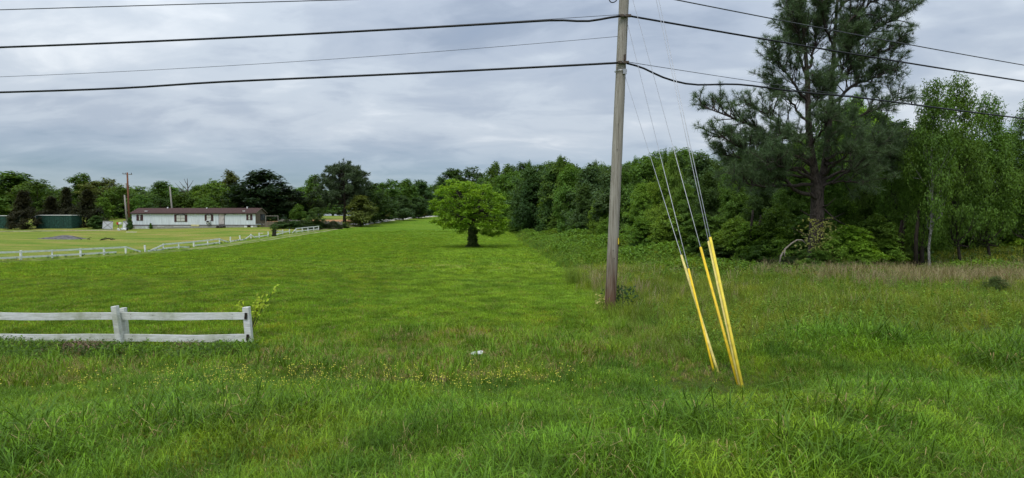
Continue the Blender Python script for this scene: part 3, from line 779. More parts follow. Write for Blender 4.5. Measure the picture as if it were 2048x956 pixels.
# ------------------------------------------------------------------ white fences
def near_fence():
    o = empty("white_rail_fence", (xat(240, 11.5), 11.5, -.03)); tag(o, "near white two-rail fence with leaning posts at the ditch", "fence")
    Wd = lambda px, py, d=11.5: Vector(at(px, py, d)) - Vector(o.location)
    def post(name, px0, top, px1, base, d, w=.105, mat=M_WHITE, h=.105):
        b = Wd(px1, base, d); t = Wd(px0, top, d); b -= (t - b).normalized() * .18
        return MB().bar(b, t, h, w).build(name, mat, o, bevel=.008)
    post("post", 229.5, 612, 240, 686, 11.42)
    post("back_post", 246, 615.5, 253, 688, 11.62, .10)
    e = post("end_post", 492.5, 614, 499.5, 688, 11.56, .13)
    post("post", -26, 613, -24, 688, 11.45)
    for (a, b, d) in (((-40, 632), (229, 631.8), 11.50), ((236, 632), (490, 632), 11.51), ((-40, 674.5), (233, 675), 11.50), ((241, 675), (494, 675.5), 11.51)):
        A_, B_ = Wd(*a, d), Wd(*b, d); sg = random.uniform(.006, .016); pp = [A_.lerp(B_, k / 10) - Vector((0, .02 * math.sin(k * .9 + a[0]), sg * math.sin(math.pi * k / 10))) for k in range(11)]; vs, fs = [], []
        for k, p in enumerate(pp):
            hh_ = .071 + random.uniform(-.003, .003); vs += [p + Vector(q) for q in ((0, -.019, -hh_), (0, .019, -hh_), (0, .019, hh_), (0, -.019, hh_))]
            if k: o4 = 4 * k; fs += [(o4 - 4 + i, o4 - 4 + (i + 1) % 4, o4 + (i + 1) % 4, o4 + i) for i in range(4)]
        fs += [(3, 2, 1, 0), (40, 41, 42, 43)]
        rl = MB().add(vs, fs).build("rail", M_WHITE, o)
        for k in (1, 9):
            for dz in (-.035, .035): MB().tube([pp[k] + Vector((0, -.024, dz)), pp[k] + Vector((0, -.018, dz))], .006, 6).build("nail", M_HARD, rl)
    M_ROT = plain("rotten_wood", (.035, .028, .022), .95, .1, .3, 20)
    for px, py in ((491.5, 632), (495, 675)):
        MB().box(Wd(px, py, 11.487), (.05, .012, .125), (0, .1, 0)).build("rotten_notch", M_ROT, o)


near_fence()


def far_fence():
    px = [(40, 519.5, 18.8), (103, 516, 17), (160, 513, 16.5), (207, 508, 14.5), (250.5, 507, 13.3), (290, 505.7, 13.3), (326, 504, 12.5), (357, 501, 11.8), (387, 498, 11.2), (415, 495, 11), (439, 491, 10),
          (460.5, 488, 9.5), (480.7, 486, 10), (502, 483.8, 10.5), (518.5, 479, 9), (536, 475.2, 7.5), (551, 474, 9), (565.6, 471, 8.2), (579, 469.3, 8.6), (592, 465.5, 7), (604.6, 464.5, 7.5), (616, 462.8, 7.5), (627.4, 461.8, 7.6), (637.4, 459, 7)]
    P = []
    for i, (p, b, h) in enumerate(px):      # the line of the fence in the field, then the posts along it
        u = (p - 1024) / F
        ta = 1 / math.tan(FENCE_A); y = (FENCE_X0 - FENCE_Y0 * ta) / (u - ta)
        x = u * y; P.append(Vector((x, y, float(gz(x, y)))))
    P.insert(0, P[0] + (P[0] - P[1]).normalized() * 2.45); P[0].z = float(gz(P[0].x, P[0].y)); px.insert(0, (-30, 521, 18)); hs = [max(.74, min(.98, h / F * q.y)) for (_, _, h), q in zip(px, P)]
    r = random.Random(3)
    lean = {6: (.0, -.10), 13: (.02, -.16), 1: (0, .03), 18: (0, -.03)}
    def post_mb(i):
        l = lean.get(i, (r.gauss(0, .015), r.gauss(0, .02))); b = P[i] - Vector((0, 0, .15)); t = P[i] + Vector((l[1] * hs[i], l[0] * hs[i], hs[i]))
        return b, t
    def section(ids, rails, lab):
        o = empty("white_field_fence", P[ids[0]]); tag(o, lab, "fence"); O = Vector(o.location)
        tops = {}
        for i in ids:
            b, t = post_mb(i); MB().bar(b - O, t - O, .13, .13).build("post", M_FARWHITE, o)
        for a, za, b, zb in rails:
            pa = (P[a] if isinstance(a, int) else a) + Vector((.06, -.06, 0)); pb = (P[b] if isinstance(b, int) else b) + Vector((.06, -.06, 0))
            MB().bar(pa + Vector((0, 0, za)) - O, pb + Vector((0, 0, zb)) - O, .045, .16).build("rail", M_FARWHITE, o)
        return o
    mid = lambda a, b, t: P[a].lerp(P[b], t)
    A = []
    for i in range(0, 5): A += [(i, .68, i + 1, .68), (i, .22, i + 1, .22)] if i < 4 else [(4, .66, 5, .66), (4, .22, mid(4, 5, .55), .2)]
    A += [(5, .68, mid(5, 6, .75), .05)]
    section([0, 1, 2, 3, 4, 5], A, "long white two-rail fence on the lawn ending in a fallen rail")
    section([6], [], "lone white fence post standing in a gap of the far fence")
    A = [(mid(6, 7, .25), .08, 7, .62), (mid(6, 7, .1), .05, 7, .12)]
    for i in range(7, 11): A += [(i, .66, i + 1, .66)] + ([(i, .2, i + 1, .2)] if i in (7, 9, 10) else [(i, .2, mid(i, i + 1, .7), .05)])
    A += [(11, .6, mid(11, 12, .8), .08)]
    section([7, 8, 9, 10, 11], A, "white rail fence with sagging rails and broken ends before the mobile home")
    section([12], [(12, .12, mid(12, 13, .9), .14)], "lone white post with a rail at its foot beside the driveway")
    section([13], [(13, .12, mid(13, 14, .5), .1)], "white fence post tilted hard beside the driveway")
    section([14], [(mid(13, 14, .35), .05, 14, .6), (14, .55, mid(14, 15, .6), .05)], "white fence post with rails dropped to the ground on both sides")
    section([15, 16], [(mid(14, 15, .5), .25, 15, .22), (15, .2, 16, .2)], "two white posts joined by one low rail")
    section([17, 18, 19], [(17, .7, 18, .5), (17, .1, 18, .3), (18, .35, 19, .4)], "three white posts with crooked rails near the stump")
    A = [(mid(19, 20, .35), .05, 20, .62)]
    for i in range(20, 24): A += [(i, .72, i + 1, .72), (i, .25, i + 1, .25)]
    section([20, 21, 22, 23, 24], A, "intact white two-rail fence section ending near the vine hedge")
    # stump planter
    x = xat(548, 88); o = empty("tree_stump", (x, 88, float(gz(x, 88)))); tag(o, "dark leafy stump on the lawn behind the far fence", "stump")
    MB().tube([(0, 0, -.1), (0, 0, .3), (.05, 0, .9)], [.38, .3, .26], 10).build("trunk", M_DARKBARK, o, True)
    r_ = np.random.default_rng(2); n = 220; c = r_.normal(0, .25, (n, 3)) + (0, 0, 1.05); v, f = leaf_quads(c, r_.normal(0, .5, (n, 3)) + (0, 0, 1), .12, r_); q = link(bpy.data.objects.new("foliage", mesh_np("foliage", v, f, M_LEAF)), o); q.color = (*G_DARK, 1)


far_fence()


# ------------------------------------------------------------------ utility pole, wires, guys
PD = 15.7
def pole_c(py): return Vector(at(1248 + (1220 - 1248) * py / 620, py, PD))


def main_pole():
    b = pole_c(622); o = empty("utility_pole", b); tag(o, "tall weathered wooden utility pole leaning in the field edge", "utility pole")
    t = pole_c(-250); ax = t - b
    pts = [-.05 * ax.normalized() * 10, ax * .0] + [ax * (k / 24) for k in range(1, 25)]
    rd = [.158, .155] + [.152 - .032 * k / 24 + .002 * math.sin(k * 2.3) for k in range(1, 25)]
    MB().tube(pts, rd, 20).build("shaft", M_POLE, o, True)
    L = lambda py, dx=0, dy=0: pole_c(py) - b + Vector((dx, dy, 0))
    # hardware at the two cable positions
    for py in (36, 128):
        MB().box(L(py, .02, -.17), (.30, .08, .06)).build("cable_clamp", M_HARD, o)
        MB().tube([L(py, 0, -.24), L(py, 0, .2)], .012, 6).build("through_bolt", M_STEEL, o)
        for s in (-.11, .15): MB().tube([L(py, s, -.22), L(py, s, -.17)], .028, 8).build("bolt", M_HARD, o)
    MB().bar(L(112, .06, -.15), L(124, .07, -.16), .03, .08).build("bracket", M_HARD, o)
    MB().tube([L(143, .16 * math.cos(a), -.16 * math.sin(a) * -1) for a in np.linspace(0, 6.28, 24)], .010, 5).build("guy_band", M_STEEL, o)
    MB().box(L(146, .08, -.155), (.10, .05, .13)).build("guy_hook", M_STEEL, o)
    MB().box(L(482, .125, -.10), (.028, .05, .17)).build("yellow_tag", plain("yellow_tag", (.65, .48, .04), .6), o)
    MB().bar(L(486, .135, -.085), L(560, .13, -.08), .012).build("ground_wire_mould", M_HARD, o)
    for py in (500, 516, 300, 250): MB().tube([L(py, .03 * math.sin(py), -.165), L(py, .03 * math.sin(py), -.145)], .012, 6).build("nail", M_HARD, o)
    c = MB(); q = L(-2, -.30, -.02); c.tube([q + Vector((.10 * math.cos(a), .02 * math.sin(a * 2), .10 * math.sin(a))) for a in np.linspace(-.1, 6.1, 26)], .014, 6)
    c.build("cable_loop", M_CABLE, o)
    MB().tube([q + Vector((.1, 0, .02)), L(-8, -.12, -.05)], .012, 6).build("loop_bracket", M_HARD, o)


main_pole()


def span(name, a, b, px_t, py_t, rad, mat, lab, dev=None, n=60, cat="cable", kink=None):
    """a wire sagging from a to b and passing the sight line px_t, py_t"""
    a, b = Vector(a), Vector(b); u = (px_t - 1024) / (F * math.cos(PITCH))
    t = (a.x - u * a.y) / (u * (b.y - a.y) - (b.x - a.x)); y = a.y + t * (b.y - a.y)
    zt = at(px_t, py_t, y)[2]; sag = (a.z + t * (b.z - a.z) - zt) / (4 * t * (1 - t))
    pts = []
    for i in range(n + 1):
        s = (i / n) ** 1.5; p = a.lerp(b, s); p.z -= 4 * sag * s * (1 - s)
        if kink: p.z += kink(s)
        pts.append(p)
    o = MB().tube(pts, rad, 7).build(name, mat, None, True)
    return tag(o, lab, cat)


def wires():
    LE = lambda z: (-44, 19.5, z); RE = lambda z: (48, 33, z)
    pa = pole_c
    W = [("power_line", -14, 0, 20, .013, M_WIRE, "thin power line crossing the sky topmost, running off over the lawn", "wire"),
         ("telephone_cable", 36, 0, 95, .029, M_CABLE, "thick black upper cable sagging over the lawn side of the pole", "cable"),
         ("drop_wire", 74, 0, 154, .006, M_WIRE, "hair-thin wire between the two thick cables on the lawn side", "wire"),
         ("telephone_cable", 129, 0, 178, .029, M_CABLE, "thick black lower cable crossing the sky above the mobile home", "cable")]
    for nm, py, pt, pyt, rd, mt, lab, cat in W:
        a = pa(py) + Vector((-.13, -.16 if rd > .02 else -.05, 0)); k = None
        if py == 36: k = lambda s: -.085 * math.exp(-((s - .018) / .012) ** 2)
        if py == 129: k = lambda s: .05 * math.tanh((.27 - s) * 30) - .05
        span(nm, a, LE(a.z + .05), pt, pyt, rd, mt, lab, cat=cat, kink=k)
    a = pa(35) + Vector((-.13, -.16, .02)); span("lashing_wire", a, LE(a.z + .05), 0, 94, .007, M_WIRE, "thin lashing wire riding along the upper thick cable", cat="wire")
    W = [("power_line", -14, 2048, 132, .016, M_WIRE, "thin power line passing before the top of the big pine", "wire"),
         ("telephone_cable", 36, 2048, 164, .026, M_CABLE, "thick black cable running from the upper clamp across the big pine", "cable"),
         ("messenger_wire", 127, 2048, 238, .008, M_WIRE, "thin messenger wire just above the lowest cable by the pine", "wire")]
    for nm, py, pt, pyt, rd, mt, lab, cat in W:
        a = pa(py) + Vector((.13, -.16, 0)); span(nm, a, RE(a.z), pt, pyt, rd, mt, lab, cat=cat)
    a = pa(130) + Vector((.13, -.16, 0))
    span("telephone_cable", a, RE(a.z), 2048, 238, .026, M_CABLE, "black cable dropping from the lower clamp in a slack curve toward the woods",
         kink=lambda s: -.30 * math.exp(-((s - .04) / .03) ** 2) * min(1, s / .02) - .10 * math.exp(-((s - .11) / .05) ** 2) * min(1, s / .02))


wires()


def guys():
    st_ = (9, 9, .8); M_Y1 = plain("yellow_guard", (.82, .64, .06), .5, .35, .14, 2, 0, .2, 20, st_); M_Y2 = plain("faded_yellow_guard", (.78, .65, .20), .55, .3, .16, 2, 0, .2, 20, st_); M_Y3 = plain("bright_yellow_guard", (.86, .58, .018), .45, .4, .12, 2, 0, .2, 20, st_)
    spec = [  # pole py, anchor px, py, d, guard top py, radius, material, label
        (156, 1443, 752, 8.6, 511, .021, M_Y2, "pale faded yellow guy guard, tallest of the pair set apart nearer the pole"),
        (52, 1433, 748, 8.72, 538, .019, M_Y3, "shorter yellow guy guard tucked behind the faded one"),
        (-22, 1482, 781, 7.95, 495, .021, M_Y3, "bright orange-yellow guy guard between the two pairs"),
        (-205, 1484.5, 782, 7.85, 483, .020, M_Y2, "pale yellow guy guard leaning against the tallest one"),
        (-225, 1489.5, 782, 7.8, 475, .022, M_Y1, "tallest yellow guy guard with a dark seam beside the tall grass")]
    for pyp, px, py, d, top, rad, mt, lab in spec:
        g = Vector(at(px, py, d)); g.z = float(gz(g.x, g.y)) - .12; a = pole_c(pyp) + Vector((.12, -.08, 0))
        o = empty("guy_wire", g); tag(o, lab, "guy wire")
        D = a - g
        MB().tube([D * .002, D * .5, D], .0062, 6).build("strand", M_STEEL, o, True)
        lo, hi = 0., .6
        for _ in range(40):
            m = (lo + hi) / 2; q = g + D * m - Vector((0, 0, EYE)); c_ = q.y * math.cos(PITCH) - q.z * math.sin(PITCH); v_ = (q.y * math.sin(PITCH) + q.z * math.cos(PITCH)) / c_
            if 478 - F * v_ > top: lo = m
            else: hi = m
        gu = MB().tube([D * .0, D * lo * .5, D * lo], rad, 14).build("guard", mt, o, True)
        side = D.cross(Vector((0, 1, 0))).normalized() * rad * .55 - D.cross(D.cross(Vector((0, 1, 0)))).normalized() * 0
        off = Vector((0, -rad * .93, 0)) + side * (-.6)
        MB().bar(D * .002 + off, D * lo * .995 + off, .004, .004).build("seam", M_HARD, gu)


guys()


# ------------------------------------------------------------------ the big pine
def smooth_path(pts, n):
    P = np.array(pts, float); s = np.r_[0, np.cumsum(np.linalg.norm(np.diff(P, axis=0), axis=1))]
    t = np.linspace(0, s[-1], n); q = np.stack([np.interp(t, s, P[:, k]) for k in range(3)], 1)
    for _ in range(3): q[1:-1] = .5 * q[1:-1] + .25 * (q[:-2] + q[2:])
    return q


def needles_mesh(name, T, D, r, per=32, ln=.20, w=.016):
    """bottle-brush tufts at T pointing along D"""
    n = len(T); idx = np.repeat(np.arange(n), per); m = len(idx)
    d = unit(D[idx] * .75 + unit(r.normal(size=(m, 3))) * 1.0)
    base = T[idx] - D[idx] * (r.random((m, 1)) * .16); L = ln * (.7 + .6 * r.random((m, 1)))
    side = unit(np.cross(d, r.normal(size=(m, 3)))) * w * .5
    v = np.stack([base - side, base + side, base + d * L], 1).reshape(-1, 3)
    return mesh_np(name, v, np.arange(3 * m).reshape(m, 3), M_NEEDLE)


def twig_tufts(q, r, start, nsub, tl, mb, r0, per_tw=3, upb=.35):
    """side branches along limb path q, each with short twigs: returns tuft points and directions"""
    T, D = [], []; n = len(q)
    for k in range(nsub):
        s = start + (1 - start) * (k + r.random()) / nsub; i = min(int(s * (n - 1)), n - 2); p = q[i] + (q[i + 1] - q[i]) * (s * (n - 1) - i)
        ld = unit(q[i + 1] - q[i])
        d = unit(ld * .75 + unit(r.normal(size=3)) * .8 + np.array((0, 0, upb))); L = tl * (.55 + .8 * r.random()) * (1.25 - .6 * s)
        e = p + d * L; e[2] += .10 * L; m = (p + e) / 2 + r.normal(0, .04, 3)
        mb.tube([p, m, e], [r0 * .32, r0 * .22, .007], 4, False)
        for t in range(per_tw + 2):
            f = 1 - .62 * t / (per_tw + 1.5) - .06 * r.random(); a = p + (e - p) * f
            td = unit(d * .7 + unit(r.normal(size=3)) * .8 + np.array((0, 0, .3))) if t else d
            b = a + td * tl * .30 * (.4 + .8 * r.random()) * (1 if t else .3)
            mb.tube([a, b], [.012, .005], 3, False); T.append(b); D.append(td)
    T.append(q[-1]); D.append(unit(q[-1] - q[-2]))
    return T, D


def big_pine():
    r = np.random.default_rng(77); d0 = 25.5
    bx, by = xat(1634, d0), d0; bz = float(gz(bx, by)); B = np.array((bx, by, bz - .1))
    o = empty("pine_tree", B); tag(o, "tall spreading pine tree towering at the edge of the woods", "tree")
    A = lambda px, py, dd=0: at(px, py, d0 + dd) - B
    mb = MB(); base = np.array((0, 0, -.1))
    stemA = smooth_path([base, A(1631, 500), A(1634, 430), A(1637, 390), A(1630, 345), A(1619, 290), A(1616, 230), A(1616, 170), A(1611, 100), A(1604, 40), A(1600, -20)], 26)
    stemB = smooth_path([A(1637, 398), A(1645, 360, .1), A(1654, 300, .3), A(1662, 200, .4), A(1667, 110, .4), A(1674, 10, .3), A(1680, -75, .2)], 20)
    mb.tube(stemA, np.r_[np.linspace(.36, .25, 9), np.linspace(.17, .03, 17)], 14); mb.tube(stemB, np.linspace(.17, .03, 20), 12)
    limbs = [([(1637, 402), (1600, 385), (1557, 351), (1494, 301), (1430, 268)], -1.2), ([(1628, 335), (1590, 312), (1545, 275), (1480, 240), (1402, 212)], .4),
             ([(1618, 276), (1570, 255), (1538, 232), (1492, 205)], -.8), ([(1617, 250), (1590, 215), (1560, 180), (1538, 160)], 1.2), ([(1616, 205), (1585, 165), (1560, 125), (1546, 100)], -.6),
             ([(1615, 160), (1595, 105), (1578, 45)], .9), ([(1612, 110), (1590, 60), (1572, 20)], -.5), ([(1608, 60), (1596, 10), (1585, -30)], .3),
             ([(1640, 378), (1680, 352), (1714, 333), (1745, 300), (1770, 285)], -1.0), ([(1650, 320), (1710, 292), (1760, 280), (1800, 282)], .8), ([(1656, 275), (1715, 232), (1765, 212), (1806, 196)], -.3),
             ([(1662, 215), (1705, 170), (1760, 150), (1795, 142)], 1.3), ([(1664, 175), (1715, 125), (1765, 100), (1800, 92)], -.9), ([(1667, 125), (1725, 75), (1775, 45), (1812, 25)], .3),
             ([(1670, 70), (1715, 25), (1760, -5), (1795, -25)], -.4), ([(1673, 25), (1705, -15), (1730, -55)], .6), ([(1668, 100), (1648, 50), (1640, 0)], -1.1), ([(1662, 190), (1690, 130), (1705, 70)], -1.3),
             ([(1632, 355), (1585, 352), (1520, 345), (1452, 330)], 1.4), ([(1645, 360), (1690, 340), (1735, 345), (1775, 335)], 1.6), ([(1622, 300), (1590, 280), (1560, 275)], -1.9), ([(1655, 290), (1680, 265), (1700, 250)], -2.0),
             ([(1618, 225), (1640, 195), (1650, 160)], -1.7), ([(1660, 240), (1640, 215), (1632, 190)], 1.7), ([(1665, 140), (1690, 95), (1700, 40)], 1.4), ([(1614, 140), (1630, 90), (1635, 40)], 1.3),
             ([(1675, 5), (1660, -30), (1650, -70)], .4), ([(1678, -30), (1700, -65)], -.4), ([(1632, 365), (1600, 345), (1560, 330), (1530, 322)], -2.4), ([(1645, 350), (1680, 320), (1712, 300)], -2.2), ([(1630, 330), (1600, 300), (1520, 290), (1455, 285)], 1.0),
             ([(1620, 290), (1650, 255), (1660, 230)], -2.2), 
             ([(1634, 370), (1575, 372), (1510, 372), (1462, 362)], -1.6), ([(1634, 350), (1570, 330), (1500, 322), (1440, 305)], -.4), ([(1645, 365), (1700, 365), (1750, 360)], -1.2), ([(1650, 330), (1720, 318), (1785, 312)], 1.0)]
    T, D = [], []
    for pts, dd in limbs:
        n = len(pts); P = [A(px, py, dd * (k / (n - 1)) ** 1.2) for k, (px, py) in enumerate(pts)]
        q = smooth_path(P, 14); q[1:-1] += r.normal(0, .04, (12, 3)); L = np.linalg.norm(np.diff(q, axis=0), axis=1).sum(); r0 = .028 + .012 * L
        mb.tube(q, np.linspace(r0, .018, 14), 7, False)
        t, d = twig_tufts(q, r, .22 if pts[0][1] < 230 else .28, int((5 + L * 5.6) * (1.6 if pts[0][1] < 230 else 1)), 1.1, mb, r0, 4); T += t; D += d
    for px, py, ex, ey, dd in ((1630, 470, 1585, 455, -.8), (1636, 430, 1600, 420, -1), (1638, 415, 1672, 395, -1), (1632, 450, 1650, 425, -.7), (1636, 400, 1612, 372, -1.2), (1634, 440, 1690, 425, .8), (1640, 410, 1700, 455, -.6)):
        mb.tube([A(px, py), A((px + ex) / 2, (py + ey) / 2 + 6, dd * .5), A(ex, ey, dd)], [.05, .03, .008], 5)
    link(bpy.data.objects.new("trunk", mb.mesh("pine_trunk", M_PINEBARK, True)), o)
    c = link(bpy.data.objects.new("crown", needles_mesh("pine_crown", np.array(T), np.array(D), r, 36, .24, .013)), o); c.color = (.092, .150, .062, 1)
    # cones among the needles
    k = r.choice(len(T), 60, replace=False); cm = MB()
    for i in k:
        p = np.array(T[i]) - (0, 0, .06); cm.tube([p, p - (0, 0, .03), p - (0, 0, .08), p - (0, 0, .11)], [.01, .035, .03, .008], 6)
    tag(cm.build("pine_cones", M_DARKBARK, o), None, None, None, "stuff")
    # yellow-leaved vine climbing the trunk
    n = 620; h = r.random(n); c = np.stack([A(1650 + 26 * (rr - .35) + 10 * math.sin(hh * 7), 585 - 150 * hh, -.55 - .3 * abs(rr)) for hh, rr in zip(h, r.normal(0, .75, n))]) + B
    v, f = leaf_quads(c, r.normal(0, .5, (n, 3)) + (0, -.9, .4), .062 * (.6 + .6 * r.random(n)), r, .6)
    m = link(bpy.data.objects.new("climbing_vine", mesh_np("climbing_vine", v, f, M_LEAF))); m.color = (.25, .27, .085, 1); tag(m, "yellowish climbing vine hanging on the foot of the big pine", "vine")


big_pine()


def far_pine():
    """sparser pine by the driveway, and its needle crown"""
    r = np.random.default_rng(78); d0 = 126; bx = xat(689, d0); B = np.array((bx, d0, float(gz(bx, d0)) - .1)); H = at(689, 336, d0)[2] - B[2]
    o = empty("pine_tree", B); tag(o, "grey-green pine with a bare dark trunk standing beside the driveway", "tree"); mb = MB()
    st = smooth_path([(0, 0, -.1), (.1, 0, H * .4), (-.1, 0, H * .75), (.15, 0, H)], 14); mb.tube(st, np.linspace(.42, .06, 14), 9); T, D = [], []
    for k in range(46):
        f = .30 + .69 * (k / 46) ** .9; a = k * 2.4 + r.random(); R = 5.6 * (1 - ((f - .42) / .62) ** 2 if f > .42 else .8 + .5 * (f - .30)) ** .7 * (.75 + .4 * r.random()); s = np.array((st[0][0], 0, H * f))
        e = s + np.array((math.cos(a) * R, math.sin(a) * R, R * (.05 + .35 * (f - .3)))); q = smooth_path([s, (s + e) / 2 - (0, 0, .1), e], 9); mb.tube(q, np.linspace(.10, .03, 9), 5, False)
        t, d = twig_tufts(q, r, .25, int(4 + R * 2.4), 1.5, mb, .1, 3); T += t; D += d
    link(bpy.data.objects.new("trunk", mb.mesh("far_pine_trunk", M_DARKBARK, True)), o)
    c = link(bpy.data.objects.new("crown", needles_mesh("far_pine_crown", np.array(T), np.array(D), r, 16, .55, .10)), o); c.color = (.080, .120, .056, 1)


far_pine()


def lone_tree():
    r = np.random.default_rng(5); d0 = 52.; bx = xat(945, d0); B = np.array((bx, d0, float(gz(bx, d0)) - .05)); A = lambda px, py, dd=0: at(px, py, d0 + dd) - B
    o = empty("broadleaf_tree", B); tag(o, "bright green spreading tree with an ivy-wrapped trunk alone in the mown field", "tree")
    mb = MB(); mb.tube([(0, 0, -.1), A(945, 475), A(947, 458), A(946, 448)], [.34, .25, .22, .18], 12)
    forks = [A(926, 438, -.3), A(943, 418, .3), A(955, 425, -.5), A(968, 428, .6), A(940, 430, -1.1), A(952, 432, 1.2)]
    F_ = [(A(946, 450), f) for f in forks]
    for s, e in F_: mb.tube([s, (s + e) / 2 + r.normal(0, .06, 3), e], [.17, .14, .10], 8)
    lob = [(895, 378, 15), (912, 371, 15), (928, 374, 14), (950, 377, 16), (968, 381, 14), (985, 388, 12), (880, 395, 15), (905, 395, 18), (935, 392, 18), (962, 398, 18), (990, 402, 12), (1003, 410, 9), (1012, 412, 5),
           (873, 408, 10), (885, 418, 14), (912, 415, 18), (940, 412, 18), (968, 415, 16), (990, 422, 11), (1002, 436, 9), (1012, 442, 6), (878, 430, 9), (900, 432, 12), (985, 440, 13), (970, 435, 13),
           (888, 440, 6), (905, 449, 6), (925, 455, 7), (918, 463, 6), (975, 455, 9), (990, 465, 7), (1000, 468, 5), (965, 468, 5), (948, 425, 14), (925, 425, 14), (892, 447, 6), (882, 444, 5), (912, 456, 6), (930, 447, 8), (915, 440, 10), (960, 450, 8), (982, 452, 9), (995, 450, 8), (1006, 446, 7), (958, 462, 5), (985, 470, 5), (905, 362, 8), (880, 378, 8), (938, 366, 7), (972, 372, 7), (866, 415, 6), (930, 440, 8), (955, 443, 9), (970, 446, 9), (915, 447, 8), (897, 440, 9), (988, 446, 8), (925, 449, 6), (978, 462, 6), (1008, 455, 4), (875, 440, 5), (868, 402, 6), (1000, 395, 6), (940, 402, 14)]
    P, Nn = [], []
    for px, py, rp in lob:
        inner = min(abs(px - 943) / 72, 1); dm = 3.1 * math.sqrt(max(0, 1 - inner ** 2)); reps = 3 if dm > 2.2 and py < 435 else 2 if py < 450 and dm > 1 else 1
        for k in range(reps):
            dd = (0 if reps == 1 else np.linspace(-dm, dm, reps)[k]) + r.normal(0, .3); c = A(px + r.normal(0, 3), py + r.normal(0, 2) + abs(dd) * .9, dd); R = rp * .0452
            st = forks[int(np.argmin([np.linalg.norm(c - f) for f in forks]))]
            mb.tube([st, (st + c) / 2 + r.normal(0, .12, 3) - (0, 0, .05), c], [.055, .035, .012], 4, False)
            nk = 7
            cc = c + unit(r.normal(size=(nk, 3)) + (0, 0, .3)) * R * (.55 + .45 * r.random((nk, 1))) * np.array((1, 1, .7))
            for q in cc:
                m = int(15 + 26 * R); g = unit(r.normal(size=(m, 3))) * r.random((m, 1)) ** .5; s = .38 * (.5 + .8 * r.random())
                p = q + g * s * np.array((1.15, 1.15, .42)); p[:, 2] -= .30 * np.hypot(g[:, 0], g[:, 1]) ** 2 * s; P.append(p); Nn.append(np.array((0, 0, 1.2)) + g * .5 + r.normal(0, .35, (m, 3)))
    P = np.concatenate(P); Nn = np.concatenate(Nn)
    v, f = leaf_quads(P, Nn, .105 * (.6 + .7 * r.random(len(P))), r, .42)
    link(bpy.data.objects.new("trunk", mb.mesh("lone_trunk", M_DARKBARK, True)), o)
    c = link(bpy.data.objects.new("crown", mesh_np("lone_crown", v, f, M_LEAF)), o); c.color = (.195, .350, .032, 1)
    n = 2600; h = r.random(n) ** 1.2; a = r.random(n) * 6.28; R = .35 - .13 * h + .28 * np.exp(-h * 9) + .08 * np.sin(h * 19 + a * 2); pt = np.c_[np.cos(a) * R, np.sin(a) * R, h * 2.0]
    v, f = leaf_quads(pt + r.normal(0, .07, (n, 3)), np.c_[np.cos(a), np.sin(a), np.full(n, .6)] + r.normal(0, .4, (n, 3)), .085, r, .7)
    iv = link(bpy.data.objects.new("ivy_foliage", mesh_np("ivy", v, f, M_LEAF)), o); iv.color = (.062, .098, .026, 1); tag(iv, "dark ivy around the trunk")


lone_tree()

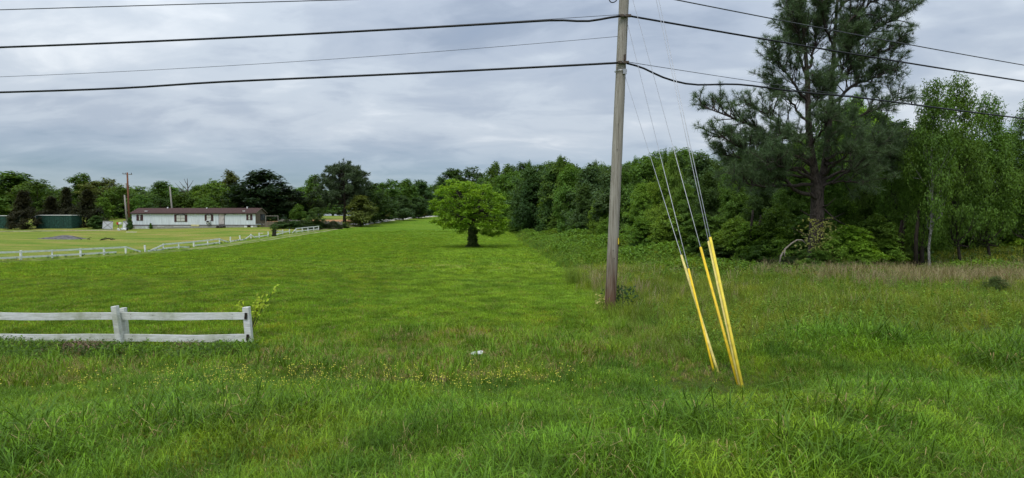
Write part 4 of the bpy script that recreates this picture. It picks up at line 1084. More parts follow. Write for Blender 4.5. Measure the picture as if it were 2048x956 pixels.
# ------------------------------------------------------------------ trees: left and middle distance
T = tree_px
for i, (px, top, w, d) in enumerate(((48, 381, 74, 105), (104, 392, 66, 110.5), (134, 374, 58, 111), (176, 379, 76, 110.5))):
    T("cedar", px, d, top, w, G_CEDAR, ["dark brownish cedar standing before the green sheds", "dark cedar behind the middle of the green shed", "tall pointed dark cedar behind the shed's end", "wide dark cedar between the shed and the round bush"][i], "cedar_tree", "dark cedars round the sheds")
T("shrub0", 192, 106.5, 432, 34, G_DARK, "round dark bush beside the pale braced panel", "bush", None, "bush")
T("shrub1", 259, 105.6, 436, 12, G_DARK, "small dark bush at the mobile home's corner under the brown pole", "bush", None, "bush")
T("shrub0", 301, 107.2, 446, 6, G_MID, "tiny shrub against the skirting by the silver sheet", "bush", None, "bush")
LEFT = [("far1", 28, 175, 346, 130, G_MID, "large green tree rising behind the picture-edge shed"), ("far0", 75, 168, 362, 80, G_MID, "green tree behind the gap between the first cedars"), ("far2", 165, 160, 351, 72, G_MID, "tall green tree rising over the cedars"), ("far0", 206, 160, 359, 74, G_OLIVE, "rounded olive tree behind the wide cedar"),
        ("far1", 205, 132, 396, 44, G_LIGHT, "pale green tree just behind the wide cedar"), ("far0", 245, 140, 372, 66, G_MID, "green tree behind the brown utility pole"), ("far0", 284, 130, 392, 44, G_MID, "rounded green tree above the mobile home's roof end by the brown pole"),
        ("far1", 322, 160, 364, 62, G_MID, "tree behind the pale bare pole, tallest over the roof"), ("far0", 322, 130, 394, 42, G_DARK, "dark round tree right behind the roof by the pale bare pole"), ("far2", 366, 132, 388, 56, G_MID, "round green tree behind the middle of the roof"), ("far1", 400, 150, 372, 70, G_MID, "green tree behind the third shuttered window"),
        ("far0", 430, 136, 362, 66, G_LIGHT, "pale green tree behind the door end of the roof"), ("far2", 462, 150, 346, 62, (.12, .16, .04), "yellow-green willow-like tree beside the big dark tree"), ("far0", 412, 128, 394, 40, G_MID, "low green tree behind the mobile home's door"),
        ("far1", 528, 119, 344, 142, (.034, .064, .026), "massive dark round tree behind the gable end"), ("far0", 585, 122, 378, 90, (.038, .070, .026), "dark tree filling the gap beside the massive round tree"), ("far1", 478, 122, 372, 74, (.038, .072, .026), "dark tree pressed against the massive round tree by the roof"),
        ("far2", 628, 150, 354, 66, G_MID, "green tree between the massive dark tree and the pine"), ("far0", 738, 132, 368, 74, G_DARK, "dark tree on the drive side of the grey-green pine"), ("far1", 722, 122, 392, 66, G_OLIVE, "olive tree at the pine's foot by the hedge"), ("far0", 775, 160, 362, 70, G_MID, "green tree behind the driveway hedge"),
        ("far2", 812, 175, 362, 66, G_MID, "far tree over the middle of the hedge"), ("far1", 842, 190, 362, 60, G_BLUE, "bluish tree where the driveway vanishes"), ("far0", 762, 140, 388, 60, G_DARK, "dark round tree directly behind the hedge"), ("far1", 806, 150, 392, 50, G_BLUE, "small bluish tree above the hedge"), ("far0", 838, 165, 396, 46, G_DARK, "dark tree above the hedge end"),
        ("far1", 905, 215, 340, 84, G_DARK, "dark dome-topped tree behind the lone tree"), ("far0", 946, 205, 339, 80, G_DARK, "second dark dome-topped tree behind the lone tree"), ("far2", 884, 205, 358, 60, G_BLUE, "bluish tree beside the driveway's end"), ("far2", 990, 160, 330, 52, G_MID, "pointed tree behind the lone tree's crown edge"), ("far1", 1018, 150, 332, 60, G_MID, "tall tree where the woods begin by the lone tree"), ("far0", 975, 170, 350, 60, G_MID, "green tree low behind the lone tree")]
for k, px, d, top, w, c, lab in LEFT: T(k, px, d, top, w, tuple(q * .8 for q in c), lab)
rr = random.Random(21)
ORD = "first second third fourth fifth sixth seventh eighth ninth tenth eleventh twelfth thirteenth fourteenth fifteenth sixteenth seventeenth eighteenth nineteenth twentieth".split() + ["twenty-" + w for w in "first second third fourth fifth sixth seventh eighth ninth".split()] + ["thirtieth"] + ["thirty-" + w for w in "first second third fourth fifth sixth seventh eighth ninth".split()]
for i in range(34):     # the far tree line that closes the view
    px = -60 + i * 33 + rr.uniform(-8, 8); d = rr.uniform(205, 245)
    T("far%d" % rr.randrange(3), px, d, rr.uniform(366, 382), rr.uniform(60, 90), G_BLUE if i % 2 else G_MID, ORD[i] + " tree of the far tree line, counting from the sheds", "broadleaf_tree", "trees of the far tree line")
for i in range(11):     # low growth under the trees behind the home
    px = 215 + i * 34 + rr.uniform(-8, 8)
    T("shrub%d" % (i % 2), px, rr.uniform(134, 144), rr.uniform(408, 420), rr.uniform(38, 56), G_DARK, ORD[i] + " dark bush under the trees behind the roof, counting from the brown pole", "bush", "bushes behind the roof", "bush")
HEDGE = [(712, 132, 434, 34, G_DARK, "dark low bush at the pine's foot"), (736, 146, 420, 46, G_OLIVE, "first big bush of the driveway hedge by the pine"), (757, 153, 414, 38, (.10, .12, .03), "yellowish bush of the driveway hedge"), (776, 160, 407, 36, G_MID, "tall green bush in the middle of the hedge"), (797, 168, 405, 34, G_DARK, "dark bush of the hedge near its bend"), (812, 174, 414, 26, (.11, .13, .035), "yellow-flowering bush low on the hedge"), (824, 179, 404, 30, G_MID, "green bush far along the hedge"), (840, 186, 412, 28, (.12, .14, .04), "pale yellow bush near the hedge end"), (852, 192, 402, 28, G_DARK, "dark bush ending the hedge"), (868, 200, 406, 26, G_LIGHT, "pale bush closing the driveway's far bend")]
for i, (px, d, top, w, c, lab) in enumerate(HEDGE): T("shrub%d" % (i % 2), px, d, top, w, c, lab, "hedge_bush", "bushes of the driveway hedge", "bush")
T("layer0", 597, 112, 411, 44, G_MID, "small flat-topped tree behind the white fence end", "small_tree"); T("layer1", 632, 107.5, 416, 48, G_DARK, "small umbrella-shaped tree behind the intact white fence", "small_tree")
for i, (px, w, top) in enumerate(((560, 40, 443), (590, 40, 442), (618, 44, 444), (655, 46, 446), (683, 36, 447))): T("shrub%d" % (i % 2), px, 105.2 if px < 640 else 114, top, w, G_DARK, ["vine-tangled bush before the board fence", "dark bush in the middle of the vine hedge", "bush behind the fence's last posts", "low bush between umbrella tree and pine", "low bush under the pine's branches"][i], "bush", None, "bush")
# dead snag over the roof
d = 150; x = xat(376, d); o = empty("dead_tree", (x, d, float(gz(x, d)))); tag(o, "bare dead tree poking above the trees behind the roof", "tree"); H = at(376, 357, d)[2] - o.location.z
mb = MB().tube([(0, 0, 0), (.2, 0, H * .6), (0, 0, H)], [.3, .18, .05], 7)
for a, b, c in ((.7, -2.2, .93), (.75, 1.4, .96), (.82, -1.0, 1.0), (.6, -3.4, .9), (.66, 2.2, .86)): mb.tube([(.1, 0, H * a), (b * .6, .2, H * (a + c) / 2 + .1), (b, .3, H * c)], [.10, .07, .03], 5)
mb.build("trunk", M_BARK, o)

# ------------------------------------------------------------------ trees: the woods
SKY = np.array([(1010, 344), (1040, 338), (1080, 326), (1125, 318), (1160, 328), (1200, 330), (1240, 320), (1285, 322), (1340, 300), (1400, 312), (1450, 305), (1500, 300), (1560, 285), (1620, 262), (1690, 200), (1730, 205), (1775, 235), (1830, 258), (1870, 250)])
EDGE = np.array([(1030, 112), (1075, 92), (1120, 80), (1160, 68), (1200, 57), (1250, 47), (1300, 40), (1360, 36), (1430, 33), (1500, 30.5), (1570, 29), (1650, 28.5), (1800, 29)])
sky_at = lambda px: float(np.interp(px, SKY[:, 0], SKY[:, 1])); edge_at = lambda px: float(np.interp(px, EDGE[:, 0], EDGE[:, 1]))
FRONT = [(1040, 60, 28, G_MID, "leafy tree where the woods meet the mown field"), (1068, 90, 22, (.040, .090, .026), "broad blue-green tree standing proud at the woods corner"), (1106, 66, 18, G_DARK, "dark tree beside the broad blue-green tree"), (1138, 66, 10, G_MID, "tall green tree between the corner trees and the pole"), (1170, 64, 40, G_DARK, "dark leafy tree just left clear of the utility pole"), (1205, 70, 50, G_LIGHT, "lighter green low tree close beside the utility pole"),
         (1245, 76, 20, G_MID, "green tree directly behind the utility pole"), (1285, 80, 44, G_LIGHT, "light green tree between pole and first guy strand"), (1325, 84, 24, G_LIGHT, "tall light green tree behind the guy strands"), (1372, 92, 60, G_MID, "layered green tree behind the faded guards' strands"), (1418, 96, 34, G_DARK, "dark tree behind the strand bundle of the tallest guards"), (1470, 100, 60, G_MID, "green tree under the pine's outstretched limb"),
         (1525, 100, 70, G_DARK, "shadowed tree between the pine limb and the dead branch"), (1585, 110, 60, G_MID, "leafy tree immediately behind the pine trunk"), (1660, 110, 70, G_MID, "tree filling in behind the pine's yellow vine"), (1730, 110, 60, G_MID, "tree behind the bright dogwood-like shrub"), (1790, 100, 50, G_DARK, "dark tree beside the slender pale trunks")]
for i, (px, w, dt, c, lab) in enumerate(FRONT):
    d = edge_at(px); k = ("mid%d" % (i % 4)) if d > 50 else ("near%d" % (i % 2)); T(k, px, d + 1, sky_at(px) + dt, w, c, lab, "wood_tree")
for row, (dd, dt) in enumerate(((7, 2), (15, 6), (26, 0))):
    px = 1022 + row * 14; cnt = -1
    while px < 1880:
        cnt += 1; d = edge_at(px) + dd; w = rr.uniform(80, 104) * (1 + (px - 1000) / 1500)
        T("mid%d" % rr.randrange(4) if d > 40 else "near%d" % rr.randrange(2), px, d, sky_at(px) + dt + rr.uniform(-8, 14), w, rr.choice((G_MID, G_DARK, G_MID, G_BLUE)), ORD[cnt] + (" tree of the woods' second rank", " tree of the woods' third rank", " tree of the woods' rearmost rank")[row] + ", counting from the lone tree", "wood_tree", "trees inside the woods"); px += w * .52
T("near1", 1705, 33, 190, 120, G_BRIGHT, "bright green tree top showing through the pine's crown", "wood_tree")
T("near0", 1345, 37.5, 298, 60, G_LIGHT, "pale green treetop just where the strands meet the skyline", "wood_tree")
for i, (px, top, dd, w) in enumerate(((1122, 316, 84, 26), (1330, 303, 44, 34), (1192, 326, 70, 30), (1268, 318, 55, 34), (1060, 326, 100, 30))): T("slim%d" % (i % 2), px, dd, top, w, G_MID, ["twin-spired treetop over the woods midway to the pole", "spiry treetop behind the guy strands", "feathery treetop beside the pole", "narrow treetop past the pole", "narrow top over the broad blue-green tree"][i], "wood_tree")
# slender pale trees and what lies behind them
for i, (px, top, d, w, c, lab) in enumerate(((1862, 172, 25.6, 120, G_MID, "slender pale-barked tree with a grey mottled trunk"), (1925, 160, 27.5, 130, G_MID, "taller feathery tree behind the pale trunk"), (1985, 196, 29, 130, G_MID, "feathery tree leaning over the brown weeds"), (2050, 212, 30, 140, G_MID, "feathery tree cut by the picture edge"), (1840, 235, 26.6, 90, G_MID, "thin dark-stemmed tree beside the pale trunk"), (1790, 262, 27.6, 90, G_MID, "thin tree between the pine and the pale trunk"))):
    T("feather0" if i == 0 else "feather1", px, d, top, w * 1.05, c, lab, "slender_tree", None, "tree", k=.05).children[1].color = (.074, .132, .042, 1)
for i, (px, top, d, w, c) in enumerate(((1850, 300, 33, 130, G_MID), (1930, 270, 36, 150, G_DARK), (2010, 260, 40, 160, G_MID), (2090, 280, 42, 170, G_DARK), (1960, 330, 44, 160, G_DARK), (2060, 340, 46, 160, G_MID), (1890, 350, 40, 120, G_MID), (2140, 240, 38, 160, G_MID))):
    T("near%d" % (i % 2), px, d, top, w, c, ORD[i] + " leafy tree filling the woods behind the feathery trees", "wood_tree", "trees behind the feathery trees")
for i, (px, top, d, w, c, lab) in enumerate(((1985, 425, 38, 120, G_LIGHT, "light green thicket bush behind the brown weeds"), (2045, 402, 37, 110, G_BRIGHT, "bright thicket bush at the picture edge behind the weeds"), (1915, 440, 37, 90, G_MID, "thicket bush past the pale trunk"))): T("layer%d" % (i % 2), px, d, top, w, c, lab, "bush", None, "bush")
# understorey along the edge
UND = [(1612, 432, 27.0, 110, 1, G_MID, "leafy shrub rising behind the pine trunk"), (1662, 470, 25.0, 80, 0, G_LIGHT, "light shrub against the pine trunk by the vine"), (1748, 436, 27.2, 120, 0, G_MID, "tall layered shrub behind the bright one"), (1500, 446, 29, 110, 1, G_LIGHT, "light layered shrub in the bay before the dead branch"), (1548, 418, 28.4, 120, 0, G_MID, "tall layered shrub under the pine's lower limbs"), (1722, 502, 24.9, 80, 1, G_LIGHT, "low bright shrub before the layered dogwood-like one"), (1605, 520, 24.4, 70, 0, G_LIGHT, "low light shrub beneath the dead branch tip"), (1815, 470, 28, 100, 1, G_MID, "layered shrub behind the thin saplings"), (1700, 452, 25.6, 130, 1, G_BRIGHT, "bright layered dogwood-like shrub spreading beside the pine trunk"), (1575, 455, 27.4, 110, 0, G_LIGHT, "layered shrub behind the dead branch"), (1530, 480, 27.8, 110, 1, G_MID, "dark layered shrub in the woods' shade"), (1470, 440, 30, 110, 0, G_LIGHT, "light layered shrub behind the tallest guards"), (1405, 430, 33, 120, 1, G_MID, "layered shrub behind the guard tops"), (1340, 425, 36, 110, 0, G_LIGHT, "light green shrub mass between pole and guards"), (1285, 440, 39, 100, 1, G_MID, "green shrub at the woods' foot past the pole"),
       (1215, 440, 51, 70, 0, G_LIGHT, "light shrub behind the pole's yellow tag"), (1110, 440, 78, 60, 1, G_MID, "shrub at the foot of the dark woods wall"), (1160, 446, 66, 60, 0, G_MID, "shrub on the woods' edge before the pole"), (1770, 478, 26.5, 90, 1, G_LIGHT, "drooping bright shrub reaching toward the thin stems"), (1640, 500, 24.6, 90, 0, G_MID, "low shrub around the pine's foot"), (1585, 512, 25.2, 80, 1, G_DARK, "low dark shrub below the dead branch"), (1680, 512, 24.6, 70, 1, G_OLIVE, "olive shrub below the yellow vine"), (1440, 490, 30, 90, 1, G_DARK, "low dark shrub behind the guards"), (1370, 485, 34, 90, 0, G_DARK, "low dark shrub at the brush field's end")]
for px, top, d, w, k, c, lab in UND: T("layer%d" % k, px, d, top, w, c, lab, "shrub", None, "shrub")
for i in range(24):
    px = 1050 + i * 34 + rr.uniform(-8, 8); d = edge_at(px) - rr.uniform(0, 1.5); T("shrub%d" % (i % 2), px, d, 440 + (2.45 * F / d) * .45 + rr.uniform(-8, 6), rr.uniform(50, 74) * 34 / min(d, 60) if d > 34 else rr.uniform(60, 80), G_DARK if i % 2 else G_MID, ORD[i] + " low bush along the woods' foot, counting from the lone tree", "bush", "low bushes along the woods", "bush")
# dead branch arching by the pine
P = [at(px, py, 24.6) for px, py in ((1558, 530), (1562, 512), (1570, 498), (1583, 487), (1594, 480), (1604, 480), (1612, 488))]
tag(MB().tube(P, [.025, .035, .035, .032, .03, .025, .012], 7).tube([P[2], at(1569, 512, 24.5)], [.03, .02], 5).build("dead_branch", plain("bleached_wood", (.30, .26, .22), .9, .1, .2), None, True), "bleached dead branch arching out of the bushes by the pine", "branch")
mb = MB()
for px, top, d in ((1834, 400, 26.2), (1846, 420, 26.4), (1805, 430, 27), (1798, 440, 27.1), (1500, 420, 28.5), (1516, 430, 28.8)):
    x = xat(px, d); z = float(gz(x, d)); t = at(px + 6, top, d)
    o = MB().tube([(0, 0, -.1), ((t[0] - x) * .4, .1, (t[2] - z) * .5), (t[0] - x, 0, t[2] - z)], [.10, .08, .05], 8).build("bare_sapling", M_DARKBARK, None, True); o.location = (x, d, z)
    tag(o, {1834: "thin dark bare sapling close against the pale trunk", 1846: "second thin bare sapling touching the pale trunk", 1805: "straight bare sapling between the bright shrub and the pale trunk", 1798: "bare sapling beside the straight one, nearer the bright shrub", 1500: "bare sapling in the dark gap before the dead branch", 1516: "second bare sapling in the dark gap before the dead branch"}[px], "sapling", "bare saplings in the woods")


# ------------------------------------------------------------------ grasses and weeds
def tuft(name, seed, n, rad, h0, h1, w, lean, mat, seed_head=None):
    r = np.random.default_rng(seed); V, Fc = [], []
    for i in range(n):
        a = r.random() * 6.28; q = rad * math.sqrt(r.random()); b = np.array((math.cos(a) * q, math.sin(a) * q, -.01)); h = h0 + (h1 - h0) * r.random()
        la = r.random() * 6.28; ld = np.array((math.cos(la), math.sin(la), 0)); L = lean * (.3 + r.random()) * h; sd = np.array((-ld[1], ld[0], 0)) * w * .5 * (.7 + .6 * r.random())
        if r.random() < .5: sd = np.array((math.cos(a), math.sin(a), 0)) * w * .5
        o = len(V)
        p1 = b + ld * L * .18 + (0, 0, h * .5); p2 = b + ld * L * .52 + (0, 0, h * .85); p3 = b + ld * L + (0, 0, h * (1 - .25 * lean))
        V += [b - sd, b + sd, p1 - sd, p1 + sd, p2 - sd * .7, p2 + sd * .7, p3]
        Fc += [(o, o + 1, o + 3), (o, o + 3, o + 2), (o + 2, o + 3, o + 5), (o + 2, o + 5, o + 4), (o + 4, o + 5, o + 6)]
    return bpy.data.objects.new(name, mesh_np(name, V, Fc, mat))


def weed(name, seed, h, nl, leaf, mat, spread=.25, stems=3):
    r = np.random.default_rng(seed); c, nn = [], []
    for s in range(stems):
        a = r.random() * 6.28; tip = np.array((math.cos(a) * spread * r.random(), math.sin(a) * spread * r.random(), h * (.7 + .3 * r.random())))
        for k in range(nl):
            t = .15 + .85 * (k + r.random()) / nl; b = r.random() * 6.28; out = np.array((math.cos(b), math.sin(b), 0)); p = tip * t + out * leaf * (1.2 - .5 * t); c.append(p); nn.append(out * .5 + np.array((0, 0, .9)) + r.normal(0, .25, 3))
    c = np.array(c); v, f = leaf_quads(c, np.array(nn), leaf * (.7 + .5 * r.random(len(c))), r, .42)
    return bpy.data.objects.new(name, mesh_np(name, v, f, mat))


def flower(name, seed, h, n, mat):
    r = np.random.default_rng(seed); V, Fc = [], []
    for i in range(n):
        p = np.array((r.normal(0, .05), r.normal(0, .05), h * (.75 + .35 * r.random()))); s = .0065 + .004 * r.random(); o = len(V)
        V += [p + q for q in (np.array((s, 0, 0)), np.array((0, s, 0)), np.array((-s, 0, 0)), np.array((0, -s, 0)), np.array((0, 0, s * .7)), np.array((0, 0, -s * .7)))]
        Fc += [(o + a, o + b, o + 4) for a, b in ((0, 1), (1, 2), (2, 3), (3, 0))] + [(o + b, o + a, o + 5) for a, b in ((0, 1), (1, 2), (2, 3), (3, 0))]
    return bpy.data.objects.new(name, mesh_np(name, V, Fc, mat))


def scatter(name, protos, x, y, scl, label, cat, weights=None, tilt=.12, zoff=0.):
    n = len(x)
    if n == 0: return
    v = np.c_[x, y, gz(x, y) + zoff].astype(np.float32)
    me = bpy.data.meshes.new(name); me.vertices.add(n); me.vertices.foreach_set("co", v.ravel())
    idx = rng.choice(len(protos), n, p=weights).astype(np.int32)
    rot = np.c_[rng.normal(0, tilt, n), rng.normal(0, tilt, n), rng.random(n) * 6.283].astype(np.float32)
    a = me.attributes.new("pick", "INT", "POINT"); a.data.foreach_set("value", idx)
    a = me.attributes.new("turn", "FLOAT_VECTOR", "POINT"); a.data.foreach_set("vector", rot.ravel())
    a = me.attributes.new("size", "FLOAT", "POINT"); a.data.foreach_set("value", np.asarray(scl, np.float32))
    o = link(bpy.data.objects.new(name, me))
    cl = bpy.data.collections.new(name + "_kinds")
    for i, p in enumerate(protos):
        p.name = "%s_kind_%02d" % (name, i); cl.objects.link(p)
    ng = bpy.data.node_groups.new(name, "GeometryNodeTree")
    ng.interface.new_socket("Geometry", in_out="INPUT", socket_type="NodeSocketGeometry"); ng.interface.new_socket("Geometry", in_out="OUTPUT", socket_type="NodeSocketGeometry")
    gn, gl = ng.nodes, ng.links
    gi, go = gn.new("NodeGroupInput"), gn.new("NodeGroupOutput"); ci = gn.new("GeometryNodeCollectionInfo"); ci.inputs[0].default_value = cl; ci.inputs["Separate Children"].default_value = True; ci.inputs["Reset Children"].default_value = True
    ip = gn.new("GeometryNodeInstanceOnPoints"); ip.inputs["Pick Instance"].default_value = True
    def attr(nm, t): k = gn.new("GeometryNodeInputNamedAttribute"); k.data_type = t; k.inputs[0].default_value = nm; return k.outputs[0]
    gl.new(gi.outputs[0], ip.inputs["Points"]); gl.new(ci.outputs[0], ip.inputs["Instance"]); gl.new(attr("pick", "INT"), ip.inputs["Instance Index"])
    e2r = gn.new("FunctionNodeEulerToRotation"); gl.new(attr("turn", "FLOAT_VECTOR"), e2r.inputs[0]); gl.new(e2r.outputs[0], ip.inputs["Rotation"])
    gl.new(attr("size", "FLOAT"), ip.inputs["Scale"]); gl.new(ip.outputs[0], go.inputs[0])
    o.modifiers.new("scatter", "NODES").node_group = ng
    return tag(o, label, cat, None, "stuff")


def pts(n, y0, y1, margin=1.5, slope=.98):
    """points spread evenly over the wedge of ground in front of the camera between distances y0 and y1"""
    y = np.sqrt(rng.random(n) * ((y1 + 2) ** 2 - (y0 + 2) ** 2) + (y0 + 2) ** 2) - 2; x = (rng.random(n) * 2 - 1) * (y * slope + margin); return x, y


def noise2(x, y, s, ph=0):
    return .5 + .25 * (np.sin(x * s + ph + 1.7 * np.sin(y * s * .7 + ph)) + np.sin(y * s * 1.3 - ph + 1.3 * np.sin(x * s * .9 + 2 * ph)))


GM_LUSH = leaf_mat("lush_grass", (.155, .305, .028), 1.15, .30, .6, .5, .14, .9, .3)
GM_COOL = leaf_mat("cool_grass", (.115, .235, .028), 1.15, .26, .4, .45, .16, .9, .15)
GM_FIELD = leaf_mat("mown_grass", (.205, .355, .034), .9, .38, .5, .6, .08, .25, .2)
GM_STRIP = leaf_mat("fresh_mown_grass", (.265, .425, .055), .8, .38, .4, .6, .08, .25, .1)
GM_DRY = leaf_mat("dry_grass", (.36, .275, .135), .6, .25, .2, .7, .15, 1.0)
GM_TAN = leaf_mat("tan_seed_grass", (.34, .29, .175), .6, .3, .2, .7, .15, 1.0)
GM_OLIVE = leaf_mat("olive_grass", (.210, .275, .040), .8, .35, .6, .6, .1, .6, .4)
GM_RANK = leaf_mat("rank_grass", (.215, .320, .052), .9, .36, .5, .55, .12, .6, .3)
GM_WEED = leaf_mat("weed_leaves", (.135, .260, .038), .8, .36, .5, .5, .12, .5)
GM_WEEDL = leaf_mat("pale_weed_leaves", (.215, .345, .055), .7, .36, .4, .5, .12, .5)
GM_WEEDD = leaf_mat("dark_weed_leaves", (.075, .140, .034), .7, .3, .4, .5, .12, .5)
GM_YEL = plain("yellow_petals", (.86, .79, .12), .6, .2, .05)


DRV = np.array(drive)
def in_field(x, y): return (x < field_edge(y) + .5 * (noise2(x, y, 1.6, 3) - .5) + rng.normal(0, .18, len(x))) & (y > 11.2) & (x > fence_x(np.maximum(y, 30)) + 1) & ((y < 38) | (x > np.interp(y, DRV[:, 1], DRV[:, 0]) + 1.5 + .4 * noise2(x, y, 1.)))


# verge nearest the camera: long lush blades
x, y = pts(44000, 2.2, 10.6)
keep = rng.random(len(x)) < np.clip(1.25 - 1.1 * np.clip((y - 7.3) / 1.8, 0, 1) * (x < 3.5), .15, 1)
x, y = x[keep], y[keep]; hh = (.50 + .75 * noise2(x, y, 1.1) * (.6 + .8 * noise2(x, y, 3.3, 2))) * np.interp(y, (6.8, 8.4), (1, .6)) ** (x < 3) * np.where((y > 9.5) & (x < -4.2), .6, 1.0) * (1 + .35 * np.clip((x - 4.3) / 1.5, 0, 1) * (y < 11) * (y > 5)) * (1 - .66 * np.exp(-((x - 2.9) / 1.0) ** 4 - ((y - 7.8) / 1.3) ** 4))
scatter("verge_grass", [tuft("t", 1, 22, .10, .10, .28, .0062, .85, GM_LUSH), tuft("t", 2, 22, .11, .08, .24, .0058, .7, GM_COOL), tuft("t", 3, 18, .10, .14, .36, .0072, 1.15, GM_LUSH), tuft("t", 4, 20, .12, .08, .22, .0055, .9, GM_OLIVE), tuft("t", 5, 5, .07, .26, .48, .010, 1.2, GM_COOL), weed("w", 6, .16, 5, .045, GM_WEED, .12, 3), tuft("t", 7, 9, .09, .10, .28, .007, 1.2, GM_DRY)], x, y, hh, "long lush verge grass", "grass", [.31, .20, .17, .17, .04, .07, .04])
# shallow ditch: shorter, tired grass with dead blades
x, y = pts(15000, 8.2, 12.6); k = (x < field_edge(y) + 1.5) & (rng.random(len(x)) < .85); x, y = x[k], y[k]
scatter("ditch_grass", [tuft("t", 11, 16, .09, .06, .16, .006, .9, GM_OLIVE), tuft("t", 12, 12, .10, .05, .14, .006, 1.1, GM_DRY), tuft("t", 13, 16, .08, .08, .22, .007, .7, GM_LUSH), tuft("t", 14, 9, .05, .18, .34, .008, .8, GM_LUSH)], x, y, (.7 + .7 * noise2(x, y, 1.3, 2)) * np.where((y > 9.9) & (x < -4.4), .5, 1) * (1 - .5 * np.exp(-((x - 2.9) / 1.0) ** 4 - ((y - 8.2) / 1.2) ** 4)), "short patchy ditch grass with dead blades", "grass", [.38, .32, .22, .08])
# mown field
x, y = pts(60000, 10.8, 27); k = in_field(x, y); x, y = x[k], y[k]
k = rng.random(len(x)) < in_strip(x, y) * .8; xs, ys = x[k], y[k]; x, y = x[~k], y[~k]
scatter("mown_lane_grass", [tuft("t", 26, 26, .13, .03, .075, .007, .8, GM_STRIP), tuft("t", 27, 26, .14, .03, .065, .007, 1.0, GM_STRIP), tuft("t", 28, 24, .13, .03, .08, .007, .9, GM_FIELD)], xs, ys, .75 + .5 * noise2(xs, ys, .5, 1), "freshly mown lane of grass beside the brush", "grass", [.4, .35, .25])
scatter("field_grass", [tuft("t", 21, 26, .13, .035, .085, .007, .8, GM_FIELD), tuft("t", 22, 26, .14, .03, .07, .007, 1.0, GM_FIELD), tuft("t", 23, 22, .13, .04, .10, .008, .7, GM_OLIVE), tuft("t", 24, 22, .13, .04, .09, .008, .8, GM_LUSH), tuft("t", 25, 16, .12, .03, .09, .006, .9, GM_DRY)], x, y, (.7 + .6 * noise2(x, y, .5, 1)) * np.interp(y, (11, 14, 27), (1.35, 1.0, 1.0)), "short mown grass of the field", "grass", [.40, .27, .13, .16, .04])
x, y = pts(125000, 26, 112, 1.0, .95); k = in_field(x, y) & (rng.random(len(x)) < np.interp(y, (26, 60, 112), (1, .8, .1))); x, y = x[k], y[k]
k = rng.random(len(x)) < in_strip(x, y) * .8; xs, ys = x[k], y[k]; x, y = x[~k], y[~k]
scatter("far_lane_grass", [tuft("t", 34, 30, .34, .04, .085, .022, .9, GM_STRIP), tuft("t", 35, 28, .34, .04, .08, .022, .9, GM_FIELD)], xs, ys, .75 + .5 * noise2(xs, ys, .3, 1), "freshly mown lane of grass running back past the lone tree", "grass", [.75, .25])
scatter("far_field_grass", [tuft("t", 31, 30, .34, .05, .095, .022, .9, GM_FIELD), tuft("t", 32, 30, .36, .045, .085, .022, 1.0, GM_FIELD), tuft("t", 33, 26, .34, .05, .10, .022, .8, GM_OLIVE)], x, y, .75 + .6 * noise2(x, y, .3, 1), "short mown grass farther out in the field", "grass", [.5, .35, .15])
# rank growth beside the pole and in front of the woods
x, y = pts(26000, 9.4, 27.5); k = (x > field_edge(y) + rng.normal(0, .35, len(x))) & (wood_depth(x, y) < .3); x, y = x[k], y[k]
scatter("rank_grass", [tuft("t", 41, 20, .16, .22, .55, .009, .7, GM_RANK), tuft("t", 42, 18, .16, .25, .60, .008, .8, GM_RANK), tuft("t", 43, 14, .16, .35, .75, .007, .6, GM_OLIVE), tuft("t", 44, 10, .14, .35, .80, .006, .6, GM_TAN)], x, y, (.55 + .5 * noise2(x, y, .6, 4)) * np.interp(y, (9, 14, 22), (.65, .85, 1.0)), "rank mixed grass in front of the woods", "grass", [.42, .32, .18, .08])
x, y = pts(15000, 14, 30); k = (x > field_edge(y) + .2) & (wood_depth(x, y) < .5); x, y = x[k], y[k]; band = np.exp(-((y - 23.5 + .06 * x) / 2.6) ** 2) * np.clip((x - 9) / 5, .08, .8) + .12 * np.exp(-((y - 19) / 3.) ** 2) * (x < 5); k = rng.random(len(x)) < band; x, y = x[k], y[k]
scatter("tan_seed_grass", [tuft("t", 51, 16, .14, .6, 1.0, .008, .5, GM_TAN), tuft("t", 52, 14, .16, .5, .9, .009, .7, GM_TAN)], x, y, .7 + .35 * rng.random(len(x)), "tan seeding grass in front of the pine and pale trunks", "grass")
x, y = pts(9000, 9.5, 27); k = (x > field_edge(y) + .8) & (wood_depth(x, y) < .4) & (noise2(x, y, .55, 7) > .42); x, y = x[k], y[k]
scatter("leafy_weeds", [weed("w", 61, .55, 11, .035, GM_WEED), weed("w", 62, .45, 10, .04, GM_WEEDL), weed("w", 63, .7, 13, .032, GM_WEED, .3)], x, y, .5 + .5 * rng.random(len(x)), "leafy weeds among the rank grass", "weeds")
# brush field between mown grass and woods
y = 22 + 95 * rng.random(30000) ** 1.25; xe = field_edge(y); xw = np.interp(y, WOOD[:9, 1][::-1], WOOD[:9, 0][::-1]); x = xe + (xw - xe + 1.5) * rng.random(len(y)) + rng.normal(0, .3, len(y)); k = wood_depth(x, y) < 1.0; x, y = x[k], y[k]
scatter("brush_undergrowth", [weed("w", 71, .8, 10, .08, GM_WEED, .45, 5), weed("w", 72, .65, 9, .09, GM_WEEDD, .45, 5), weed("w", 73, .7, 10, .085, GM_WEEDL, .5, 5), tuft("t", 74, 18, .25, .4, .8, .016, .7, GM_OLIVE)], x, y, (.45 + 1.35 * noise2(x, y, .55, 3) ** 2 + .35 * rng.random(len(x))) * np.clip((x - field_edge(y)) / 1.2 + .4, .4, 1) * np.interp(y, (24, 30, 40), (.5, .62, 1.0)), "tangled brush between the mown field and the woods", "weeds", [.36, .12, .26, .26])
